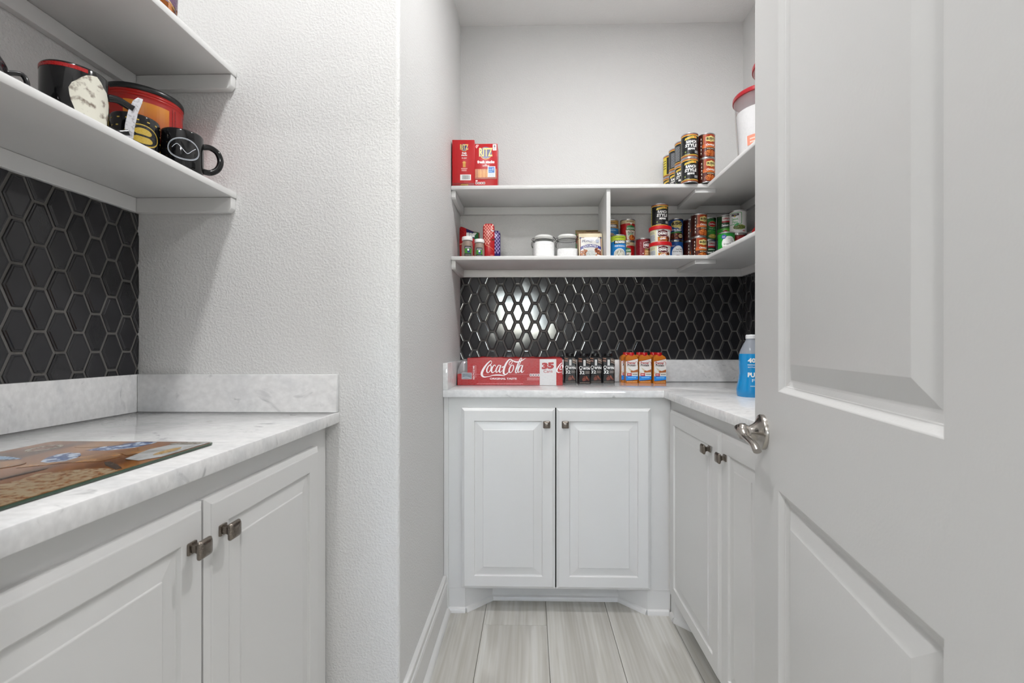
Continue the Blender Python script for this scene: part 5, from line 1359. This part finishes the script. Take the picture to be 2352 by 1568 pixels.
# --- blue bottle by the door edge
bt = thing('detergent_bottle', 'tall blue liquid bottle with white print standing by the door edge', 'bottle', (0.7865, 1.640, ZW), R(-10))
sil = [(0.046, 0.0), (0.0485, 0.006), (0.0495, 0.022), (0.047, 0.040), (0.0425, 0.062), (0.0405, 0.085), (0.0415, 0.115), (0.0415, 0.140), (0.040, 0.152)]
MB().lathe([(0.0, 0.004), (0.040, 0.003)] + sil + [(0.0, 0.1525)], 40).build('liquid', pm('#1690D2', 0.18, 0, 0.5, 0.4), bt, smooth=60)
MB().lathe([(0.0405, 0.1515), (0.036, 0.166), (0.028, 0.183), (0.021, 0.196), (0.0185, 0.202), (0.0185, 0.207)], 36).build('clear_neck', mk_clear('clear_plastic_neck', (0.62, 0.66, 0.72, 1), 0.42, 0.08), bt, smooth=60)
MB().lathe([(0.0, 0.205), (0.0195, 0.205), (0.0195, 0.216), (0.017, 0.219), (0.0, 0.220)], 28).build('cap', pm('#E4E6E8', 0.3), bt)
p = Print()
p.text('40', -0.012, 0.1285, 0.028, 0.0165, W, 0.05).lines(-0.026, 0.004, 0.1115, 1, 0.004, 0.0030, '#D8ECF8').text('BOTTLES', -0.011, 0.1050, 0.028, 0.0042, '#E4F2FA', 0.02)
p.ell(0.010, 0.095, 0.0055, 0.0065, '#14202C').text('PUR', -0.006, 0.0780, 0.040, 0.0165, W, 0.05).text('Fi', -0.004, 0.0590, 0.014, 0.0100, '#D8ECF8', 0.01).lines(-0.016, 0.012, 0.0375, 1, 0.004, 0.0035, '#B8DCF0').lines(0.002, 0.012, 0.026, 1, 0.004, 0.004, '#B8DCF0')
def rad(v):
    for (r0, z0), (r1, z1) in zip(sil[:-1], sil[1:]):
        if z0 <= v <= z1: return r0 + (r1 - r0) * (v - z0) / (z1 - z0) + 0.0006
    return 0.046
p.build('print', bt, cyl=rad)

# ================================================================= GLASS CUTTING BOARD
bw, bl = 0.306, 0.43
bd = thing('cutting_board', 'glass cutting board printed with bread and wheat on the left worktop', 'cutting board', (-0.730, 0.607, ZW + 0.0006))
def rrect(w_, h_, r):
    return [(sx * (w_ / 2 - r) + r * math.cos(R(a)), sy * (h_ / 2 - r) + r * math.sin(R(a))) for sx, sy, a0 in ((1, 1, 0), (-1, 1, 90), (-1, -1, 180), (1, -1, 270)) for a in range(a0, a0 + 91, 18)]
MB().prism(rrect(bw, bl, 0.014), 0.0005, 0.0038).build('glass_sheet', pm('#3E5244', 0.06, 0, 0.6), bd, bevel=0.0006)
for sx in (-1, 1):
    for sy in (-1, 1): MB().lathe([(0, -0.0004), (0.006, -0.0004), (0.006, 0.0008), (0, 0.0008)], 14, cx=sx * 0.13, cy=sy * 0.19).build('foot', pm('#D8D8D4', 0.5), bd)
def mk_wood_print():
    m, nt, b = new_mat('printed_wood_photo')
    N, L = nt.nodes, nt.links
    tc = N.new('ShaderNodeTexCoord'); mp = N.new('ShaderNodeMapping'); mp.inputs['Scale'].default_value = (16, 3.2, 1); mp.inputs['Rotation'].default_value = (0, 0, R(38))
    L.new(tc.outputs['Object'], mp.inputs[0])
    n = N.new('ShaderNodeTexNoise'); n.inputs['Scale'].default_value = 1.0; n.inputs['Detail'].default_value = 6; n.inputs['Distortion'].default_value = 0.6
    L.new(mp.outputs[0], n.inputs['Vector'])
    r = N.new('ShaderNodeValToRGB'); e = r.color_ramp.elements
    e[0].position = 0.30; e[0].color = hexc('#2A1C12'); e[1].position = 0.72; e[1].color = hexc('#B08858')
    x = e.new(0.42); x.color = hexc('#7A4A22'); x = e.new(0.55); x.color = hexc('#94602E')
    L.new(n.outputs['Fac'], r.inputs[0]); L.new(r.outputs[0], b.inputs['Base Color'])
    b.inputs['Roughness'].default_value = 0.12; b.inputs['Specular IOR Level'].default_value = 0.6
    return m
p = Print()
q_ = rrect(bw - 0.006, bl - 0.006, 0.012)
p.poly(q_, mk_wood_print())
# board-local u = x (towards the aisle), v = y (away from the camera)
grain = mk_speckle('printed_wheat_grains', '#A8967A', '#8A5A34', 130, 0.45, 0.62, 0.12)
check = mk_speckle('printed_blue_cloth', '#B4C2D4', '#274A80', 70, 0.47, 0.53, 0.12)
paper = mk_speckle('printed_grey_paper', '#B8BABA', '#8C8A86', 40, 0.45, 0.7, 0.12)
dough = mk_speckle('printed_bread', '#A87A4A', '#7A5028', 50, 0.4, 0.65, 0.12)
p.poly([(0.148, -0.205), (0.148, 0.024), (0.143, 0.024), (0.120, 0.034), (0.096, 0.029), (0.051, 0.004), (0.060, -0.030), (0.040, -0.12), (0.030, -0.205)], grain)
p.poly([(0.032, -0.205), (0.028, -0.05), (0.030, -0.002), (0.036, 0.033), (0.040, 0.023), (0.036, -0.02), (0.038, -0.06), (0.040, -0.205)], '#2E2014')
p.poly([(-0.010, 0.03), (0.03, 0.06), (0.075, 0.07), (0.080, 0.10), (0.055, 0.13), (0.02, 0.10), (-0.02, 0.06)], dough).poly([(0.055, 0.125), (0.085, 0.105), (0.095, 0.135), (0.085, 0.165), (0.055, 0.165)], dough)
p.poly([(0.085, 0.067), (0.092, 0.070), (0.120, 0.052), (0.145, 0.032), (0.140, 0.026), (0.105, 0.048)], '#3A2C20')
p.poly([(0.101, 0.085), (0.092, 0.115), (0.084, 0.15), (0.092, 0.185), (0.106, 0.208), (0.147, 0.208), (0.147, 0.10), (0.131, 0.075)], paper).ell(0.126, 0.137, 0.009, 0.028, '#A88A54').ell(0.113, 0.196, 0.03, 0.010, '#7C766C')
p.poly([(-0.011, 0.064), (-0.028, 0.088), (-0.036, 0.112), (-0.028, 0.122), (-0.007, 0.121), (0.008, 0.108), (0.019, 0.090), (0.021, 0.070), (0.005, 0.060)], check)
p.poly([(-0.019, 0.140), (-0.016, 0.166), (0.004, 0.198), (0.014, 0.209), (0.049, 0.209), (0.051, 0.191), (0.046, 0.162), (0.020, 0.142)], check)
p.poly([(-0.148, 0.105), (-0.114, 0.099), (-0.089, 0.094), (-0.058, 0.082), (-0.089, 0.077), (-0.148, 0.080)], '#8CA4BC')
p.ring(-0.105, 0.156, 0.020, 0.026, 0.007, '#9A968A', 20).ell(-0.03, 0.178, 0.035, 0.014, dough, rot=0.3).ell(-0.07, 0.035, 0.05, 0.03, dough, rot=0.4).ell(-0.09, -0.08, 0.05, 0.06, dough)
p.build('print', bd, fn=lambda u, v, d: (u, v, 0.0040 + d), cut=None)

# ================================================================= LEFT SHELF: MUGS AND TIN
def mug(label, x, y, face, r, h, mats, handle, prn=None, z=LL):
    """face: direction (deg) in which the print looks, 0 = -y; handle: its direction in world degrees (0 = +x)"""
    t = thing('mug', label, 'mug', (x, y, z), R(face), 'mugs on the left shelf')
    a = MB().lathe([(0.0, 0.003), (r - 0.010, 0.002), (r - 0.006, 0.0), (r - 0.002, 0.003), (r, 0.010), (r, h - 0.004), (r - 0.0008, h - 0.0015), (r - 0.002, h), (r - 0.0035, h - 0.001), (r - 0.0042, h - 0.004)], 48)
    a.add([], [])
    a.build('body', mats[0], t, smooth=50)
    MB().lathe([(r - 0.0042, h - 0.003), (r - 0.0045, 0.012), (r - 0.010, 0.007), (0.0, 0.006)], 44).build('inside', mats[1], t, smooth=50)
    if handle is not None:
        ha = R(handle - face)
        c_, s_ = math.cos(ha), math.sin(ha)
        pth = spline([(r - 0.003, 0.80 * h), (r + 0.012, 0.83 * h), (r + 0.028, 0.74 * h), (r + 0.035, 0.52 * h), (r + 0.029, 0.30 * h), (r + 0.014, 0.17 * h), (r - 0.003, 0.17 * h)], 5)
        MB().tube([(q * c_, q * s_, zz) for q, zz in pth], 0.0058, 12, flat=1.25).build('handle', mats[0], t, smooth=60)
    if prn:
        p = Print(); prn(p, r, h); p.build('print', t, cyl=r + 0.0003)
    return t
def face_cam(x, y): return math.degrees(math.atan2(-x, y))
blk = pm('#0B0B0D', 0.08)
def oval_line(p, r, h):
    # plain generic emblem: a thin double oval with a wavy line through it
    c_ = '#C8CED6'
    p.ring(0, h * 0.50, 0.034, 0.026, 0.0011, c_, 44).ring(0, h * 0.50, 0.0318, 0.0238, 0.0006, c_, 44)
    p.stroke([(-0.024, h * 0.50), (-0.014, h * 0.60), (-0.004, h * 0.50), (0.006, h * 0.40), (0.016, h * 0.50), (0.024, h * 0.58)], 0.0011, c_)
def oval_gold(p, r, h):
    g_ = '#B4983A'
    p.ell(0, h * 0.52, 0.034, 0.0245, g_, 36).ell(0, h * 0.52, 0.0315, 0.022, '#0C0C0E', 36).ell(0, h * 0.60, 0.017, 0.0085, g_, 20).ell(0, h * 0.42, 0.019, 0.0085, g_, 20).rect(-0.026, h * 0.49, 0.026, h * 0.535, '#0C0C0E')
    for u in (-0.085, -0.065, -0.045, -0.028, -0.010, 0.010, 0.028, 0.045, 0.065, 0.085):
        for v in (0.12, 0.86): p.rect(u - 0.0028, h * v - 0.0012, u + 0.0028, h * v + 0.0014, g_)
    for u in (-0.062, -0.048, 0.048, 0.062):
        for v in (0.32, 0.50, 0.68): p.rect(u - 0.0026, h * v - 0.0012, u + 0.0026, h * v + 0.0014, g_)
mug('glossy black mug with thin white oval emblem and round handle', -0.852, 1.094, face_cam(-0.852, 1.094) + 5, 0.0435, 0.095, (blk, blk), 40, oval_line)
mug('black mug with gold oval emblem and gold dashes', -0.903, 1.020, face_cam(-0.903, 1.020) + 17, 0.0445, 0.095, (blk, blk), 205, oval_gold)
def patch_print(p, r, h):
    rnd = random.Random(9)
    pts = []
    for i in range(26):
        a = 2 * PI * i / 26; k = 1 + 0.05 * math.sin(5 * a) + rnd.uniform(-0.03, 0.03); pts.append((0.016 + 0.036 * k * math.cos(a), h * 0.46 + h * 0.43 * k * math.sin(a)))
    p.grid(-0.150, h - 0.011, 0.006, h - 0.004, '#9C0E12', 20)
    p.poly(pts, M['patch'])
mx, my = -0.893, 0.872
mk = mug('large black mug with red inside and mottled off-white patch', mx, my, face_cam(mx, my) + 14, 0.050, 0.112, (blk, pm('#A80C10', 0.15)), None, patch_print)
ha = R(47 - (face_cam(mx, my) + 14)); c_, s_ = math.cos(ha), math.sin(ha)
bl_ = []
for q, z_, th in ((0.080, 0.012, 0.0065), (0.082, 0.040, 0.0072), (0.087, 0.070, 0.0072), (0.094, 0.093, 0.0068), (0.099, 0.103, 0.004)): bl_.append((q, z_, th))
MB().tube(spline([(q * c_, q * s_, z_) for q, z_ in ((0.047, 0.084), (0.062, 0.086), (0.078, 0.080), (0.088, 0.076))], 4), 0.0062, 12, flat=1.2).tube(spline([(q * c_, q * s_, z_) for q, z_ in ((0.047, 0.022), (0.062, 0.018), (0.080, 0.024))], 4), 0.0058, 12, flat=1.2).build('handle', blk, mk, smooth=60)
mbl = MB(); vs_, fs = [], []
for q, z_, th in bl_:
    for dq, dt in ((-th * 1.1, -th * 0.55), (th * 1.1, -th * 0.25), (th * 1.1, th * 0.25), (-th * 1.1, th * 0.55)):
        vs_.append(((q + dq) * c_ - dt * s_, (q + dq) * s_ + dt * c_, z_))
for j in range(len(bl_) - 1):
    for i in range(4): fs.append((j * 4 + i, j * 4 + (i + 1) % 4, (j + 1) * 4 + (i + 1) % 4, (j + 1) * 4 + i))
fs += [(0, 1, 2, 3), tuple(range(len(vs_) - 4, len(vs_)))]
mbl.add(vs_, fs).build('grip', M['blade'], mk, bevel=0.0015)
# coffee tin
tn = thing('coffee_canister', 'red ribbed coffee canister with black lid behind the mugs', 'canister', (-0.976, 1.127, LL), R(face_cam(-0.976, 1.127)))
rr = 0.079
pr = [(0.0, 0.0), (rr - 0.004, 0.0), (rr, 0.004), (rr, 0.170)]
for k in range(3): pr += [(rr, 0.174 + 0.006 * k), (rr + 0.0014, 0.176 + 0.006 * k), (rr, 0.178 + 0.006 * k)]
pr += [(rr - 0.001, 0.193), (0.0, 0.193)]
MB().lathe(pr, 56).build('body', pm('#AE1A12', 0.25), tn, smooth=50)
MB().lathe([(0.0, 0.198), (rr - 0.006, 0.198), (rr - 0.004, 0.202), (rr + 0.001, 0.202), (rr + 0.003, 0.199), (rr + 0.003, 0.190), (rr + 0.001, 0.188), (0.0, 0.190)], 52).build('lid', pm('#141416', 0.3), tn, smooth=50)
def mk_sunset():
    m, nt, b = new_mat('sunset_print')
    tc = nt.nodes.new('ShaderNodeTexCoord'); sp_ = nt.nodes.new('ShaderNodeSeparateXYZ'); r = nt.nodes.new('ShaderNodeValToRGB'); mr = nt.nodes.new('ShaderNodeMapRange')
    nt.links.new(tc.outputs['Object'], sp_.inputs[0]); nt.links.new(sp_.outputs[2], mr.inputs[0]); mr.inputs[1].default_value = 0.03; mr.inputs[2].default_value = 0.165; nt.links.new(mr.outputs[0], r.inputs[0])
    e = r.color_ramp.elements; e[0].color = hexc('#A01C12'); e[0].position = 0.45; e[1].color = hexc('#DC8A28'); e[1].position = 0.95
    nt.links.new(r.outputs[0], b.inputs['Base Color']); b.inputs['Roughness'].default_value = 0.25
    return m
p = Print(); sun = mk_sunset()
p.grid(-0.040, 0.030, 0.052, 0.163, sun, 16)
for k in range(13):
    a = R(10 + k * 13.3); p.stroke([(-0.004 + 0.006 * math.cos(a), 0.094 + 0.006 * math.sin(a)), (-0.004 + 0.017 * math.cos(a), 0.094 + 0.017 * math.sin(a))], 0.0007, '#E8C8A8', 2)
p.grid(0.060, 0.02, 0.063, 0.17, '#8A120E', 2).grid(0.068, 0.02, 0.071, 0.17, '#8A120E', 2)
p.build('label', tn, cyl=rr + 0.0004)
# smoked glass teapot at the frame edge
tp = thing('teapot', 'dark smoked glass teapot at the near end of the left shelf', 'teapot', (-0.921, 0.700, LL), R(230))
MB().lathe([(0.0, 0.0), (0.054, 0.0), (0.062, 0.004), (0.066, 0.018), (0.065, 0.034), (0.062, 0.042)], 40).build('body', M['smoke'], tp, smooth=60)
MB().lathe([(0.0625, 0.0415), (0.0625, 0.0445), (0.058, 0.055), (0.048, 0.070), (0.032, 0.084), (0.012, 0.092), (0.010, 0.098), (0.013, 0.104), (0.010, 0.110), (0.0, 0.112)], 40).build('lid', M['smoke'], tp, smooth=60)
MB().tube(spline([(-0.062, 0, 0.040), (-0.078, 0, 0.044), (-0.084, 0, 0.028), (-0.076, 0, 0.012), (-0.062, 0, 0.010)], 5), 0.004, 10).build('handle', pm('#1A1A1C', 0.2), tp, smooth=60)
MB().tube(spline([(0.062, 0, 0.020), (0.076, 0, 0.030), (0.086, 0, 0.044)], 4), [0.009] * 4 + [0.007] * 5, 10).build('spout', M['smoke'], tp, smooth=60)
MB().lathe([(0, 0.002), (0.053, 0.002), (0.060, 0.006), (0.0635, 0.018), (0.0625, 0.033), (0, 0.034)], 32).build('coffee', pm('#120A08', 0.15), tp, smooth=50)
# sunset tumbler on the upper left shelf
tb = thing('tumbler', 'orange and purple printed tumbler on the upper left shelf', 'tumbler', (-0.8655, 1.036, LU), R(face_cam(-0.865, 1.036)))
MB().lathe([(0.0, 0.0), (0.033, 0.0), (0.036, 0.003), (0.039, 0.115), (0.0, 0.116)], 40).build('body', pm('#8A4A12', 0.15), tb, smooth=50)
MB().lathe([(0.0, 0.116), (0.040, 0.116), (0.041, 0.120), (0.038, 0.130), (0.0, 0.131)], 36).build('lid', pm('#2A2030', 0.25), tb, smooth=50)
p = Print()
p.grid(-0.10, 0.034, 0.10, 0.112, '#5E3E5A', 24).stroke([(-0.04, 0.050), (0.0, 0.046), (0.025, 0.036), (0.045, 0.018)], 0.003, '#B89A62', 8).grid(0.036, 0.004, 0.043, 0.034, '#4A201A', 3).grid(0.020, 0.004, 0.028, 0.034, '#A8662C', 3)
p.build('print', tb, cyl=lambda v: 0.0366 + 0.003 * max(v, 0) / 0.115)
